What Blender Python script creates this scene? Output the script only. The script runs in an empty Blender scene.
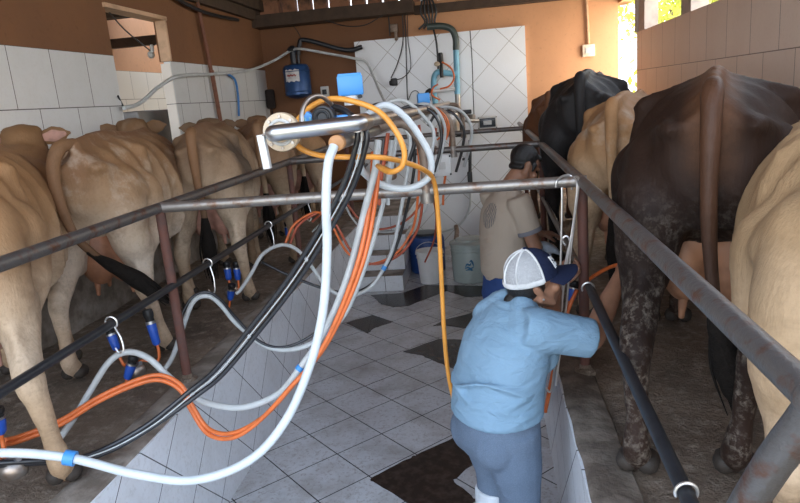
import bpy, bmesh, math, random
import numpy as np
from mathutils import Vector, Matrix

S = bpy.context.scene
COL = S.collection
random.seed(7)
rng = np.random.default_rng(7)

# ------------------------------------------------------------------ camera
F_PX, PW, PH = 654.0, 800, 503
CAM = np.array([0.0, 0.0, 1.35])
def _axes():
    c = np.array([PW / 2, PH / 2])
    f = np.array([485 - c[0], 92 - c[1], F_PX]); f /= np.linalg.norm(f)
    d = np.array([632 - c[0], 3060 - c[1], F_PX]); d -= d.dot(f) * f; d /= np.linalg.norm(d)
    r = np.cross(d, f)
    return np.array([r, f, -d])
RW = _axes()                                   # camera vector -> world vector
cd = bpy.data.cameras.new('camera'); cam = bpy.data.objects.new('camera', cd); COL.objects.link(cam)
cd.sensor_width = 36; cd.sensor_fit = 'HORIZONTAL'; cd.lens = F_PX / PW * 36; cd.clip_start = 0.05; cd.clip_end = 300
bx, by, bz = RW[:, 0], -RW[:, 1], -RW[:, 2]
cam.matrix_world = Matrix(((bx[0], by[0], bz[0], CAM[0]), (bx[1], by[1], bz[1], CAM[1]), (bx[2], by[2], bz[2], CAM[2]), (0, 0, 0, 1)))
S.camera = cam

# ------------------------------------------------------------------ sky, sun, exposure
wd = bpy.data.worlds.new('sky'); S.world = wd; wd.use_nodes = True
nt = wd.node_tree; nt.nodes.clear()
wo = nt.nodes.new('ShaderNodeOutputWorld'); bg = nt.nodes.new('ShaderNodeBackground')
tc = nt.nodes.new('ShaderNodeTexCoord'); sx = nt.nodes.new('ShaderNodeSeparateXYZ'); cr = nt.nodes.new('ShaderNodeValToRGB')
nt.links.new(tc.outputs['Generated'], sx.inputs[0]); nt.links.new(sx.outputs['Z'], cr.inputs[0])
cr.color_ramp.elements[0].position = 0.0; cr.color_ramp.elements[0].color = (0.93, 0.95, 1.0, 1)
cr.color_ramp.elements[1].position = 0.7; cr.color_ramp.elements[1].color = (0.50, 0.70, 1.0, 1)
nt.links.new(cr.outputs[0], bg.inputs[0]); nt.links.new(bg.outputs[0], wo.inputs[0])
bg.inputs[1].default_value = 3.6
sl = bpy.data.lights.new('sun', 'SUN'); so = bpy.data.objects.new('sun', sl); COL.objects.link(so)
sl.energy = 9.0; sl.angle = math.radians(0.6); sl.color = (1.0, 0.93, 0.80)
so.rotation_euler = Vector((0.30, -0.55, -0.80)).to_track_quat('-Z', 'Y').to_euler()   # high, from beyond the back wall on the left
so.location = (-6, 14, 12)
# the open end of the shed behind the camera: daylight coming in
al = bpy.data.lights.new('daylight_from_open_end', 'AREA'); ao = bpy.data.objects.new('daylight_from_open_end', al); COL.objects.link(ao)
al.shape = 'RECTANGLE'; al.size = 4.4; al.size_y = 2.0; al.energy = 70; al.color = (0.80, 0.90, 1.0)
ao.location = (-1.3, -1.9, 2.3); ao.rotation_euler = Vector((0.24, 1.0, -0.40)).to_track_quat('-Z', 'Y').to_euler()
# the row of openings high in the right wall
a2 = bpy.data.lights.new('daylight_from_right_openings', 'AREA'); a2o = bpy.data.objects.new('daylight_from_right_openings', a2); COL.objects.link(a2o)
a2.shape = 'RECTANGLE'; a2.size = 6.0; a2.size_y = 0.55; a2.energy = 22; a2.color = (1.0, 0.95, 0.86)
a2o.location = (1.9, 4.6, 2.15); a2o.rotation_euler = Vector((-1, 0, -0.35)).to_track_quat('-Z', 'Y').to_euler()
# the tall exit opening at the far end of the right wall
a3 = bpy.data.lights.new('daylight_from_exit', 'AREA'); a3o = bpy.data.objects.new('daylight_from_exit', a3); COL.objects.link(a3o)
a3.shape = 'RECTANGLE'; a3.size = 1.0; a3.size_y = 1.9; a3.energy = 35; a3.color = (1.0, 0.90, 0.76)
a3o.location = (1.80, 8.45, 1.45); a3o.rotation_euler = Vector((-1, 0.12, 0)).to_track_quat('-Z', 'Y').to_euler()
vs = S.view_settings
vs.view_transform = 'Standard'; vs.look = 'None'; vs.gamma = 1.0; vs.use_curve_mapping = False; vs.exposure = 0.0

# ------------------------------------------------------------------ helpers
def W(x, y, Y):
    """point at pixel (x, y) of the photograph, at world depth Y"""
    d = RW @ np.array([x - PW / 2, y - PH / 2, F_PX]); t = (Y - CAM[1]) / d[1]
    return CAM + t * d
def WX(x, y, X):
    d = RW @ np.array([x - PW / 2, y - PH / 2, F_PX]); t = (X - CAM[0]) / d[0]
    return CAM + t * d
def WZ(x, y, Z):
    d = RW @ np.array([x - PW / 2, y - PH / 2, F_PX]); t = (Z - CAM[2]) / d[2]
    return CAM + t * d
def wm(o):
    return (wm(o.parent) @ o.matrix_basis) if o.parent else o.matrix_basis.copy()
def tag(o, label=None, cat=None, group=None, kind=None):
    if label: o['label'] = label
    if cat: o['category'] = cat
    if group: o['group'] = group
    if kind: o['kind'] = kind
    return o
def thing(name, label, cat, loc=(0, 0, 0), rz=0.0, group=None):
    o = bpy.data.objects.new(name, None); COL.objects.link(o); o.location = Vector(loc); o.rotation_euler = (0, 0, rz)
    o.empty_display_size = 0.1
    return tag(o, label, cat, group)
def copy_tree(o, parent=None):
    c = o.copy(); COL.objects.link(c)
    if parent: c.parent = parent
    for ch in list(o.children): copy_tree(ch, c)
    return c
def spline(pts, n=8, rad=None):
    """Catmull-Rom through the points (and radii)"""
    P = [np.array(p, float) for p in pts]
    if rad is not None and not hasattr(rad, '__len__'): rad = [rad] * len(P)
    if len(P) < 3 or n <= 1: return P, (list(rad) if rad is not None else None)
    Q = [2 * P[0] - P[1]] + P + [2 * P[-1] - P[-2]]
    R = None if rad is None else [rad[0]] + list(rad) + [rad[-1]]
    out, ro = [], []
    for i in range(1, len(Q) - 2):
        for k in range(n):
            t = k / n; a, b, c, d = Q[i - 1:i + 3]
            out.append(0.5 * (2 * b + (c - a) * t + (2 * a - 5 * b + 4 * c - d) * t * t + (3 * b - a - 3 * c + d) * t ** 3))
            if R: ro.append(R[i] + (R[i + 1] - R[i]) * (t * t * (3 - 2 * t)))
    out.append(P[-1]); 
    if R: ro.append(R[-2])
    return out, (ro if R else None)
class MB:
    def __init__(s, local=False): s.v = []; s.f = []; s.mi = []; s.cur = 0; s.local = local
    def add(s, vs_, fs, mi=None):
        b = len(s.v); s.v += [tuple(map(float, p)) for p in vs_]
        s.f += [tuple(b + i for i in f) for f in fs]; s.mi += [s.cur if mi is None else mi] * len(fs)
        return s
    def box(s, c, size, rot=None, bev=0.0):
        if bev > 0:
            bm = bmesh.new(); bmesh.ops.create_cube(bm, size=1.0)
            for v in bm.verts: v.co = Vector((v.co.x * size[0], v.co.y * size[1], v.co.z * size[2]))
            bmesh.ops.bevel(bm, geom=list(bm.edges), offset=min(bev, min(size) * 0.45), segments=2, affect='EDGES', profile=0.5)
            bm.verts.ensure_lookup_table(); bm.verts.index_update()
            V = [np.array(v.co) for v in bm.verts]; Fs = [[v.index for v in f.verts] for f in bm.faces]; bm.free()
        else:
            V = [np.array([x * size[0] / 2, y * size[1] / 2, z * size[2] / 2]) for x in (-1, 1) for y in (-1, 1) for z in (-1, 1)]
            Fs = [(0, 1, 3, 2), (4, 6, 7, 5), (0, 4, 5, 1), (2, 3, 7, 6), (0, 2, 6, 4), (1, 5, 7, 3)]
        R = np.eye(3) if rot is None else np.array(rot)
        return s.add([R @ p + np.array(c) for p in V], Fs)
    def span(s, a, b, bev=0.0):
        a, b = np.array(a, float), np.array(b, float)
        return s.box((a + b) / 2, np.abs(b - a), None, bev)
    def tube(s, pts, r, n=10, smooth=6, cap=True, ball=False, flat=(1, 1)):
        P, R = spline(pts, smooth, r)
        if R is None: R = [r] * len(P)
        P = [np.array(p) for p in P]
        if ball:
            t0 = P[0] - P[1]; t0 /= np.linalg.norm(t0) + 1e-9; t1 = P[-1] - P[-2]; t1 /= np.linalg.norm(t1) + 1e-9
            h, g = [], []
            for a in (80, 55, 28):
                a = math.radians(a); h.append(P[0] + t0 * R[0] * math.sin(a)); g.append(R[0] * math.cos(a))
            e, q = [], []
            for a in (28, 55, 80):
                a = math.radians(a); e.append(P[-1] + t1 * R[-1] * math.sin(a)); q.append(R[-1] * math.cos(a))
            P = h + P + e; R = g + list(R) + q
        T = []
        for i in range(len(P)):
            d = P[min(i + 1, len(P) - 1)] - P[max(i - 1, 0)]; T.append(d / (np.linalg.norm(d) + 1e-12))
        u = np.cross(T[0], [0, 0, 1.0])
        if np.linalg.norm(u) < 0.15: u = np.cross(T[0], [0, 1.0, 0])
        u /= np.linalg.norm(u); V = []
        for i, p in enumerate(P):
            u = u - T[i] * u.dot(T[i]); u /= np.linalg.norm(u) + 1e-12; w = np.cross(T[i], u)
            for k in range(n):
                a = 2 * math.pi * k / n
                V.append(p + R[i] * (flat[0] * math.cos(a) * u + flat[1] * math.sin(a) * w))
        Fs = [(i * n + k, i * n + (k + 1) % n, (i + 1) * n + (k + 1) % n, (i + 1) * n + k) for i in range(len(P) - 1) for k in range(n)]
        if cap: Fs += [tuple(range(n - 1, -1, -1)), tuple((len(P) - 1) * n + k for k in range(n))]
        return s.add(V, Fs)
    def lathe(s, c, prof, n=24, axis=(0, 0, 1), cap=True):
        """prof: (radius, height) along axis"""
        a = np.array(axis, float); a /= np.linalg.norm(a)
        u = np.cross(a, [0, 0, 1.0]) if abs(a[2]) < 0.9 else np.array([1.0, 0, 0]); u -= a * u.dot(a); u /= np.linalg.norm(u); w = np.cross(a, u)
        V = [np.array(c) + a * h + r * (math.cos(2 * math.pi * k / n) * u + math.sin(2 * math.pi * k / n) * w) for r, h in prof for k in range(n)]
        Fs = [(i * n + k, i * n + (k + 1) % n, (i + 1) * n + (k + 1) % n, (i + 1) * n + k) for i in range(len(prof) - 1) for k in range(n)]
        if cap: Fs += [tuple(range(n - 1, -1, -1)), tuple((len(prof) - 1) * n + k for k in range(n))]
        return s.add(V, Fs)
    def ell(s, c, r, rot=None, n=16, m=10):
        V, Fs = [], []; R = np.eye(3) if rot is None else np.array(rot)
        for i in range(1, m):
            th = math.pi * i / m
            for k in range(n):
                a = 2 * math.pi * k / n
                V.append(np.array(c) + R @ np.array([r[0] * math.sin(th) * math.cos(a), r[1] * math.sin(th) * math.sin(a), r[2] * math.cos(th)]))
        t = len(V); V += [np.array(c) + R @ np.array([0, 0, r[2]]), np.array(c) - R @ np.array([0, 0, r[2]])]
        for i in range(m - 2):
            for k in range(n): Fs.append((i * n + k, (i + 1) * n + k, (i + 1) * n + (k + 1) % n, i * n + (k + 1) % n))
        for k in range(n): Fs += [(t, k, (k + 1) % n), (t + 1, (m - 2) * n + (k + 1) % n, (m - 2) * n + k)]
        return s.add(V, Fs)
    def torus(s, c, R, r, axis=(0, 0, 1), a0=0.0, a1=360.0, n=28, m=8, ref=None):
        a = np.array(axis, float); a /= np.linalg.norm(a)
        u = np.array(ref, float) if ref is not None else (np.cross(a, [0, 0, 1.0]) if abs(a[2]) < 0.9 else np.array([1.0, 0, 0]))
        u -= a * u.dot(a); u /= np.linalg.norm(u); w = np.cross(a, u)
        full = abs(a1 - a0) >= 359.9; P = []
        for i in range(n + 1):
            t = math.radians(a0 + (a1 - a0) * i / n); P.append(np.array(c) + R * (math.cos(t) * u + math.sin(t) * w))
        return s.tube(P, r, m, 1, not full)
    def loft(s, rings, n=28):
        """rings: closed loops of equal length n, capped"""
        V = [p for r in rings for p in r]; n = len(rings[0])
        Fs = [(i * n + k, i * n + (k + 1) % n, (i + 1) * n + (k + 1) % n, (i + 1) * n + k) for i in range(len(rings) - 1) for k in range(n)]
        Fs += [tuple(range(n - 1, -1, -1)), tuple((len(rings) - 1) * n + k for k in range(n))]
        return s.add(V, Fs)
    def mesh(s, name):
        me = bpy.data.meshes.new(name); me.from_pydata(s.v, [], s.f)
        me.polygons.foreach_set('material_index', s.mi); me.update()
        return me
    def build(s, name, mats, parent=None, smooth=True, fix=True, centre=True):
        """ONE object; world coordinates unless local"""
        if not isinstance(mats, (list, tuple)): mats = [mats]
        V = np.array(s.v); org = np.zeros(3)
        if parent is not None and not s.local:
            M = np.array(wm(parent).inverted()); V = V @ M[:3, :3].T + M[:3, 3]
        elif parent is None and centre:
            org = np.array([(V[:, 0].min() + V[:, 0].max()) / 2, (V[:, 1].min() + V[:, 1].max()) / 2, V[:, 2].min()]); V = V - org
        s.v = [tuple(p) for p in V]
        me = s.mesh(name)
        if fix:
            bm = bmesh.new(); bm.from_mesh(me); bmesh.ops.recalc_face_normals(bm, faces=bm.faces); bm.to_mesh(me); bm.free()
        for m in mats: me.materials.append(m)
        o = bpy.data.objects.new(name, me); COL.objects.link(o); o.location = Vector(org)
        if parent is not None: o.parent = parent
        if smooth:
            me.polygons.foreach_set('use_smooth', [True] * len(me.polygons))
            try: me.set_sharp_from_angle(angle=math.radians(42))
            except Exception: pass
        return o
    def blob(s, name, mats, parent=None, voxel=0.018, it=6, fac=0.5, cuts=()):
        """union of everything collected as one continuous smoothed surface"""
        o = s.build('tmp', mats, None, smooth=False, fix=True, centre=False)
        r = o.modifiers.new('r', 'REMESH'); r.mode = 'VOXEL'; r.voxel_size = voxel; r.use_smooth_shade = True
        if it:
            q = o.modifiers.new('s', 'SMOOTH'); q.factor = fac; q.iterations = it
        dg = bpy.context.evaluated_depsgraph_get(); dg.update()
        me = bpy.data.meshes.new_from_object(o.evaluated_get(dg)); me.name = name
        bpy.data.objects.remove(o)
        if cuts:
            bm = bmesh.new(); bm.from_mesh(me)
            for co, no in cuts:
                g = bm.verts[:] + bm.edges[:] + bm.faces[:]
                res = bmesh.ops.bisect_plane(bm, geom=g, plane_co=Vector(co), plane_no=Vector(no), clear_outer=True)
                ed = [e for e in res['geom_cut'] if isinstance(e, bmesh.types.BMEdge)]
                bmesh.ops.holes_fill(bm, edges=ed, sides=0)
            bm.to_mesh(me); bm.free()
        if parent is not None and not s.local: me.transform(wm(parent).inverted())
        me.polygons.foreach_set('use_smooth', [True] * len(me.polygons))
        me.materials.clear()
        for m in (mats if isinstance(mats, (list, tuple)) else [mats]): me.materials.append(m)
        ob = bpy.data.objects.new(name, me); COL.objects.link(ob)
        if parent is not None: ob.parent = parent
        return ob
def struct(o): o['kind'] = 'structure'; return o

# ------------------------------------------------------------------ materials
def newmat(name):
    m = bpy.data.materials.new(name); m.use_nodes = True; t = m.node_tree
    return m, t, t.nodes['Principled BSDF']
def mathn(t, op, a, b=None, c=None):
    n = t.nodes.new('ShaderNodeMath'); n.operation = op
    for i, q in enumerate((a, b, c)):
        if q is None: continue
        if isinstance(q, (int, float)): n.inputs[i].default_value = q
        else: t.links.new(q, n.inputs[i])
    return n.outputs[0]
def mixc(t, fac, a, b):
    n = t.nodes.new('ShaderNodeMix'); n.data_type = 'RGBA'; n.clamp_factor = True
    for sock, q in ((n.inputs[0], fac), (n.inputs[6], a), (n.inputs[7], b)):
        if isinstance(q, (int, float)): sock.default_value = q
        elif isinstance(q, tuple): sock.default_value = (*q[:3], 1)
        else: t.links.new(q, sock)
    return n.outputs[2]
def ramp(t, val, lo, hi):
    n = t.nodes.new('ShaderNodeMapRange'); n.inputs[1].default_value = lo; n.inputs[2].default_value = hi; n.clamp = True
    t.links.new(val, n.inputs[0]); return n.outputs[0]
def coords(t, space='Object'):
    return t.nodes.new('ShaderNodeTexCoord').outputs[space]
def noise(t, vec, scale, detail=4, rough=0.6, dist=0.0):
    n = t.nodes.new('ShaderNodeTexNoise'); n.inputs['Scale'].default_value = scale; n.inputs['Detail'].default_value = detail
    n.inputs['Roughness'].default_value = rough; n.inputs['Distortion'].default_value = dist
    t.links.new(vec, n.inputs['Vector']); return n.outputs[0]
def bump(t, b, h, strength=0.3, dist=0.01):
    n = t.nodes.new('ShaderNodeBump'); n.inputs['Strength'].default_value = strength; n.inputs['Distance'].default_value = dist
    t.links.new(h, n.inputs['Height']); t.links.new(n.outputs[0], b.inputs['Normal'])
def M(name, col, rough=0.5, metal=0.0, var=0.12, scale=12, bmp=0.0, spec=0.5, col2=None, lo=0.45, hi=0.65, bscale=None, trans=0.0):
    m, t, b = newmat(name); v = coords(t); nz = noise(t, v, scale)
    c2 = col2 if col2 else tuple(max(0, x * (1 - var * 2.2)) for x in col)
    t.links.new(mixc(t, ramp(t, nz, lo, hi), col, c2), b.inputs['Base Color'])
    b.inputs['Roughness'].default_value = rough; b.inputs['Metallic'].default_value = metal
    b.inputs['Specular IOR Level'].default_value = spec
    if trans: b.inputs['Transmission Weight'].default_value = trans
    if bmp: bump(t, b, noise(t, v, bscale or scale * 4), bmp, 0.01)
    return m
def sepz(t, v):
    n = t.nodes.new('ShaderNodeSeparateXYZ'); t.links.new(v, n.inputs[0]); return n.outputs
def comb(t, x, y, z=0.0):
    n = t.nodes.new('ShaderNodeCombineXYZ')
    for i, q in enumerate((x, y, z)):
        if isinstance(q, (int, float)): n.inputs[i].default_value = q
        else: t.links.new(q, n.inputs[i])
    return n.outputs[0]
# ------------------------------------------------------------------ setting materials
XL, XR, YB, PL, PR, PZ = -2.97, 1.71, 9.0, -1.50, 0.285, -0.72
def wallpaint(name, col, dirt):
    m, t, b = newmat(name); v = coords(t)
    n1 = noise(t, v, 1.3, 5); n2 = noise(t, v, 22, 4)
    c = mixc(t, ramp(t, n1, .35, .75), col, dirt); c = mixc(t, ramp(t, n2, .58, .8), c, tuple(x * .72 for x in col))
    t.links.new(c, b.inputs['Base Color']); b.inputs['Roughness'].default_value = .8; bump(t, b, n2, .25, .006); return m
def tiles(name, au, av, w, h, col, grout, rot=0.0, ou=0.0, ov=0.0, stagger=False, mort=0.006, rough=.25, var=.05, dirt=None, dirtamt=.5, au2=None, spec=.5):
    """tile cladding in the plane of world axes au, av"""
    m, t, b = newmat(name); v = coords(t); s = sepz(t, v)
    U, V = s[au], s[av]
    if au2 is not None: U = mathn(t, 'ADD', U, s[au2])
    if rot:
        c, q = math.cos(rot), math.sin(rot)
        U2 = mathn(t, 'ADD', mathn(t, 'MULTIPLY', U, c), mathn(t, 'MULTIPLY', V, q))
        V2 = mathn(t, 'SUBTRACT', mathn(t, 'MULTIPLY', V, c), mathn(t, 'MULTIPLY', U, q)); U, V = U2, V2
    V = mathn(t, 'DIVIDE', mathn(t, 'SUBTRACT', V, ov), h); row = mathn(t, 'FLOOR', V)
    U = mathn(t, 'DIVIDE', mathn(t, 'SUBTRACT', U, ou), w)
    if stagger: U = mathn(t, 'ADD', U, mathn(t, 'MULTIPLY', mathn(t, 'FLOORED_MODULO', row, 2.0), 0.5))
    cell = mathn(t, 'FLOOR', U)
    fu = mathn(t, 'ABSOLUTE', mathn(t, 'SUBTRACT', mathn(t, 'SUBTRACT', U, cell), .5)); fv = mathn(t, 'ABSOLUTE', mathn(t, 'SUBTRACT', mathn(t, 'SUBTRACT', V, row), .5))
    g = mathn(t, 'MAXIMUM', mathn(t, 'GREATER_THAN', fu, .5 - mort / w / 2), mathn(t, 'GREATER_THAN', fv, .5 - mort / h / 2))
    wn = t.nodes.new('ShaderNodeTexWhiteNoise'); t.links.new(comb(t, cell, row), wn.inputs['Vector'])
    c = mixc(t, mathn(t, 'MULTIPLY', wn.outputs['Value'], var * 4), col, tuple(x * .8 for x in col))
    if dirt:
        n1 = noise(t, v, 3.0, 6, .65); c = mixc(t, mathn(t, 'MULTIPLY', ramp(t, n1, .45, .75), dirtamt), c, dirt)
        n3 = noise(t, v, 45, 5, .7); c = mixc(t, mathn(t, 'MULTIPLY', ramp(t, n3, .52, .66), dirtamt * .8), c, dirt)
    t.links.new(mixc(t, g, c, grout), b.inputs['Base Color']); b.inputs['Roughness'].default_value = rough
    b.inputs['Specular IOR Level'].default_value = spec
    bump(t, b, mathn(t, 'SUBTRACT', 1.0, g), .5, .003); return m
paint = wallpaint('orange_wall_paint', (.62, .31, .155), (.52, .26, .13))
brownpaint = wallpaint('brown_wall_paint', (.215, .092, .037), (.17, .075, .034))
tile_left = tiles('white_wall_tiles', 1, 2, .425, .40, (.70, .70, .68), (.10, .09, .08), ou=4.38, ov=1.08 - 1.2, stagger=True, dirt=(.55, .52, .46), dirtamt=.25)
tile_right = tiles('beige_wall_tiles', 1, 2, .435, .42, (.80, .66, .55), (.20, .13, .09), ou=4.46, ov=1.45 - 1.26, stagger=True, rough=.4, dirt=(.66, .50, .38), dirtamt=.35)
tile_back = tiles('white_diagonal_wall_tiles', 0, 2, .375, .375, (.80, .81, .82), (.40, .37, .33), rot=math.pi / 4, ou=.13, ov=1.15, mort=.007, dirt=(.68, .66, .62), dirtamt=.2)
tile_pit = tiles('white_diagonal_pit_tiles', 1, 2, .338, .338, (.84, .86, .89), (.10, .10, .11), rot=math.pi / 4, ou=2.30 * .7071, ov=-2.16 * .7071, mort=.005, dirt=(.52, .50, .48), dirtamt=.4)
tile_floor = tiles('speckled_pit_floor_tiles', 0, 1, .337, .337, (.64, .65, .67), (.05, .05, .05), rot=math.pi / 4, ou=(-1.0 + 3.03) * .7071, ov=(3.03 + 1.0) * .7071, mort=.007, rough=.22, dirt=(.36, .33, .31), dirtamt=.95, spec=.6)
tile_step = tiles('step_tiles', 0, 2, .3, .18, (.80, .82, .84), (.12, .12, .12), ou=-1.5, ov=-.72, mort=.006, dirt=(.5, .48, .45), dirtamt=.4)
def mudmat():
    m, t, b = newmat('trodden_dung_floor'); v = coords(t)
    n1 = noise(t, v, 2.2, 8, .7); n2 = noise(t, v, 16, 8, .75); n3 = noise(t, v, 60, 3)
    c = mixc(t, ramp(t, n1, .35, .65), (.32, .235, .17), (.145, .105, .077)); c = mixc(t, ramp(t, n2, .5, .72), c, (.54, .44, .35))
    t.links.new(c, b.inputs['Base Color']); t.links.new(ramp(t, n1, .3, .6), b.inputs['Roughness'])
    r = t.nodes.new('ShaderNodeMapRange'); r.inputs[3].default_value = .35; r.inputs[4].default_value = .8; t.links.new(n1, r.inputs[0]); t.links.new(r.outputs[0], b.inputs['Roughness'])
    bump(t, b, mathn(t, 'ADD', mathn(t, 'MULTIPLY', n2, 1.0), mathn(t, 'MULTIPLY', n3, .45)), 1.0, .045); return m
mud = mudmat()
concrete = M('worn_concrete', (.35, .30, .255), .85, var=.2, scale=5, bmp=.6, bscale=40, col2=(.18, .145, .115), lo=.42, hi=.6)
roofwood = M('dark_roof_timber', (.075, .045, .028), .8, scale=8, bmp=.3)
claymat = M('clay_roof_tile', (.36, .16, .085), .85, var=.2, scale=6, bmp=.3, col2=(.12, .065, .04))
pillarm = M('pale_pillar_plaster', (.60, .50, .42), .8, scale=5)
lightwood = M('pale_door_timber', (.66, .42, .26), .6, scale=6)
earth = M('dry_ground', (.38, .30, .18), .9, scale=1.0, col2=(.25, .26, .10))

def slabs(name, mats, *boxes):
    mb = MB()
    for bx_ in boxes:
        mb.cur = bx_[2] if len(bx_) > 2 else 0; mb.span(bx_[0], bx_[1])
    return struct(mb.build(name, mats, smooth=False, centre=False))
Y0 = -0.6
# floors
slabs('floor_pit', [tile_floor], ((PL - .02, Y0, PZ - .1), (PR + .02, YB, PZ)))
def stand_floor(name, x0, x1):
    nx, ny = 26, 150; V = []
    for j in range(ny + 1):
        for i in range(nx + 1):
            x = x0 + (x1 - x0) * i / nx; y = Y0 + (YB - Y0) * j / ny
            V.append((x, y, -.012 + .010 * math.sin(x * 9 + y * 4) * math.sin(y * 7 - x * 3) + random.uniform(-.004, .004)))
    Fs = [(j * (nx + 1) + i, j * (nx + 1) + i + 1, (j + 1) * (nx + 1) + i + 1, (j + 1) * (nx + 1) + i) for j in range(ny) for i in range(nx)]
    return struct(MB().add(V, Fs).build(name, mud, centre=False))
stand_floor('floor_left_stand', XL - 1.9, PL - .12); stand_floor('floor_right_stand', PR + .12, XR + .4)
concrete2 = M('muddy_concrete', (.24, .195, .155), .85, var=.2, scale=7, bmp=.7, bscale=40, col2=(.12, .092, .07), lo=.42, hi=.6)
def curb(name, x0, x1, h, mt=concrete):
    prof = [(x0, -.05), (x0, h - .015), (x0 + (.015 if x1 > x0 else -.015), h), (x0 + (x1 - x0) * .55, h + .004), (x0 + (x1 - x0) * .85, h - .012), (x1, -.05)]
    ys = np.linspace(Y0, YB, 60); mb = MB(); V = []; n = len(prof)
    for j, y in enumerate(ys):
        for px_, pz_ in prof: V.append((px_ + random.uniform(-.003, .003), y, pz_ + (random.uniform(-.003, .003) if pz_ > 0 else 0)))
    Fs = [(j * n + k, j * n + (k + 1) % n, (j + 1) * n + (k + 1) % n, (j + 1) * n + k) for j in range(len(ys) - 1) for k in range(n)]
    return struct(mb.add(V, Fs).build(name, mt, centre=False))
curb('curb_left', PL, PL - .21, .012); curb('curb_right', PR - .004, PR + .19, .016, concrete2)
slabs('wall_pit_left', [tile_pit], ((PL - .08, Y0, PZ - .1), (PL + .004, YB, .002)))
slabs('wall_pit_right', [tile_pit], ((PR - .008, Y0, PZ - .1), (PR + .08, YB, .004)))
# left wall with the doorway
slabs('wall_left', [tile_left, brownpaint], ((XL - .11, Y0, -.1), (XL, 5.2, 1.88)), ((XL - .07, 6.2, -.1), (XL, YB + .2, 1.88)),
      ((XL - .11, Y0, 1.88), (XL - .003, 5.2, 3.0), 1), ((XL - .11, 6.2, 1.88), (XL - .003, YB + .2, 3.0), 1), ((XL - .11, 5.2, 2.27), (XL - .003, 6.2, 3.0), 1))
tj = tiles('door_reveal_tiles', 0, 2, .425, .40, (.78, .70, .60), (.15, .12, .10), ou=-3.3, ov=1.08 - 1.2)
slabs('trim_1', [lightwood, tj], ((XL - .08, 6.17, 1.88), (XL + .02, 6.20, 2.27)), ((XL - .13, 5.17, 2.25), (XL + .02, 6.22, 2.285)), ((XL - .10, 6.19, 0), (XL - .005, 6.206, 1.86), 1))
# the side room seen through the doorway
tile_annex = tiles('annex_wall_tiles', 1, 2, .425, .36, (.70, .64, .54), (.20, .17, .13), ou=.1, ov=1.99 - 1.44, stagger=True)
slabs('wall_annex', [tile_annex, paint], ((-4.75, 3.5, -.1), (-4.6, 10.2, 1.99)), ((-4.75, 3.5, 1.99), (-4.602, 10.2, 3.1), 1), ((-4.6, 10.05, -.1), (XL - .16, 10.2, 3.1), 1))
slabs('baseboard_left', [concrete], ((XL, Y0, -.05), (XL + .14, YB, .62)))
# back wall, its tiled panel
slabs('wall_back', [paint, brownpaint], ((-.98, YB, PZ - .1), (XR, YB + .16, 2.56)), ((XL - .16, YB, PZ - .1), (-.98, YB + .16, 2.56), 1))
slabs('wall_back_tiled_panel', [tile_back], ((-1.69, YB - .045, PZ), (.545, YB - .001, 2.135)))
# right wall: tiled to 1.86 with openings above, then the cow exit
slabs('wall_right', [tile_right, paint, pillarm], ((XR, Y0, -.1), (XR + .15, 7.95, 1.86)), ((XR, 7.95, 2.30), (XR + .15, YB + .30, 2.72), 1),
      *[((XR + .005, y - .14, 1.86), (XR + .145, y + .14, 2.7), 2) for y in (7.75, 6.12, 4.62, 3.12, 1.62, .1)])
slabs('trim_2', [pillarm], ((XR - .02, 7.9, 1.86), (XR + .05, 7.96, 2.45)))
# roof: plate beam, tile ends with slits of sky, purlins, tiles
slabs('ceiling_beam_back', [roofwood], ((XL - .1, YB - .30, 2.41), (-.85, YB - .002, 2.56)), ((-.86, YB - .14, 2.40), (XR, YB - .002, 2.50)))
mb = MB(); mb.span((XL - .1, YB - .16, 2.80), (XR, YB + .20, 2.84))
x = XL + .02; k = 0
while x < XR:
    w = .215 if k % 4 else .30
    if -2.9 < x < -.3: mb.span((x + .019, YB + .02, 2.55), (x + w - .019, YB + .15, 2.82))
    else: mb.span((x, YB - .1, 2.50), (x + w, YB + .15, 2.82))
    x += w; k += 1
struct(mb.build('ceiling_tile_ends', claymat, smooth=False, centre=False))
def roofz(y): return 2.84 + (YB - y) * .05
mb = MB(); nx = 150; V = []; ys = np.linspace(YB + .35, .35, 24)
for j, y in enumerate(ys):
    for i in range(nx + 1):
        x = XL - .35 + (XR - XL + .75) * i / nx
        V.append((x, y, roofz(y) + .035 * math.sin(i / nx * 2 * math.pi * 25) + (.02 if j % 2 else 0)))
Fs = [(j * (nx + 1) + i, j * (nx + 1) + i + 1, (j + 1) * (nx + 1) + i + 1, (j + 1) * (nx + 1) + i) for j in range(len(ys) - 1) for i in range(nx)]
roof = struct(mb.add(V, Fs).build('ceiling', claymat, centre=False)); q = roof.modifiers.new('t', 'SOLIDIFY'); q.thickness = .03; q.offset = 1
slabs('ceiling_purlins', [roofwood], *[((XL - .3, y - .04, roofz(y) - .13), (XR + .3, y + .04, roofz(y) - .05)) for y in (8.2, 6.9, 5.6, 4.3, 3.0, 1.7, .5)],
      ((XL, 3.5, 2.62), (XL + .12, YB, 2.76)), ((XL, 6.3, 2.50), (XL + .06, YB, 2.63)))
slabs('ceiling_annex', [claymat, roofwood], ((-4.9, 3.3, 2.86), (XL - .16, 8.3, 2.9)), ((-4.6, 6.8, 2.42), (XL - .16, 6.95, 2.55), 1), ((-4.6, 8.0, 2.25), (XL - .2, 8.1, 2.36), 1), ((-4.6, 5.6, 2.55), (XL - .16, 5.7, 2.66), 1))
# steps up out of the pit
mb = MB()
for i in range(4): mb.span((PL, 6.90 + .25 * i, PZ if i == 0 else PZ + .18 * i - .02), (-1.0, 7.95, PZ + .18 * (i + 1)))
mb.span((PL, 7.72, PZ), (-1.002, YB, -.002)); st = mb.build('floor_steps', [tile_step, concrete], smooth=False, centre=False)
for p in st.data.polygons:
    if p.normal.z > .5: p.material_index = 1
struct(st)
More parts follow.
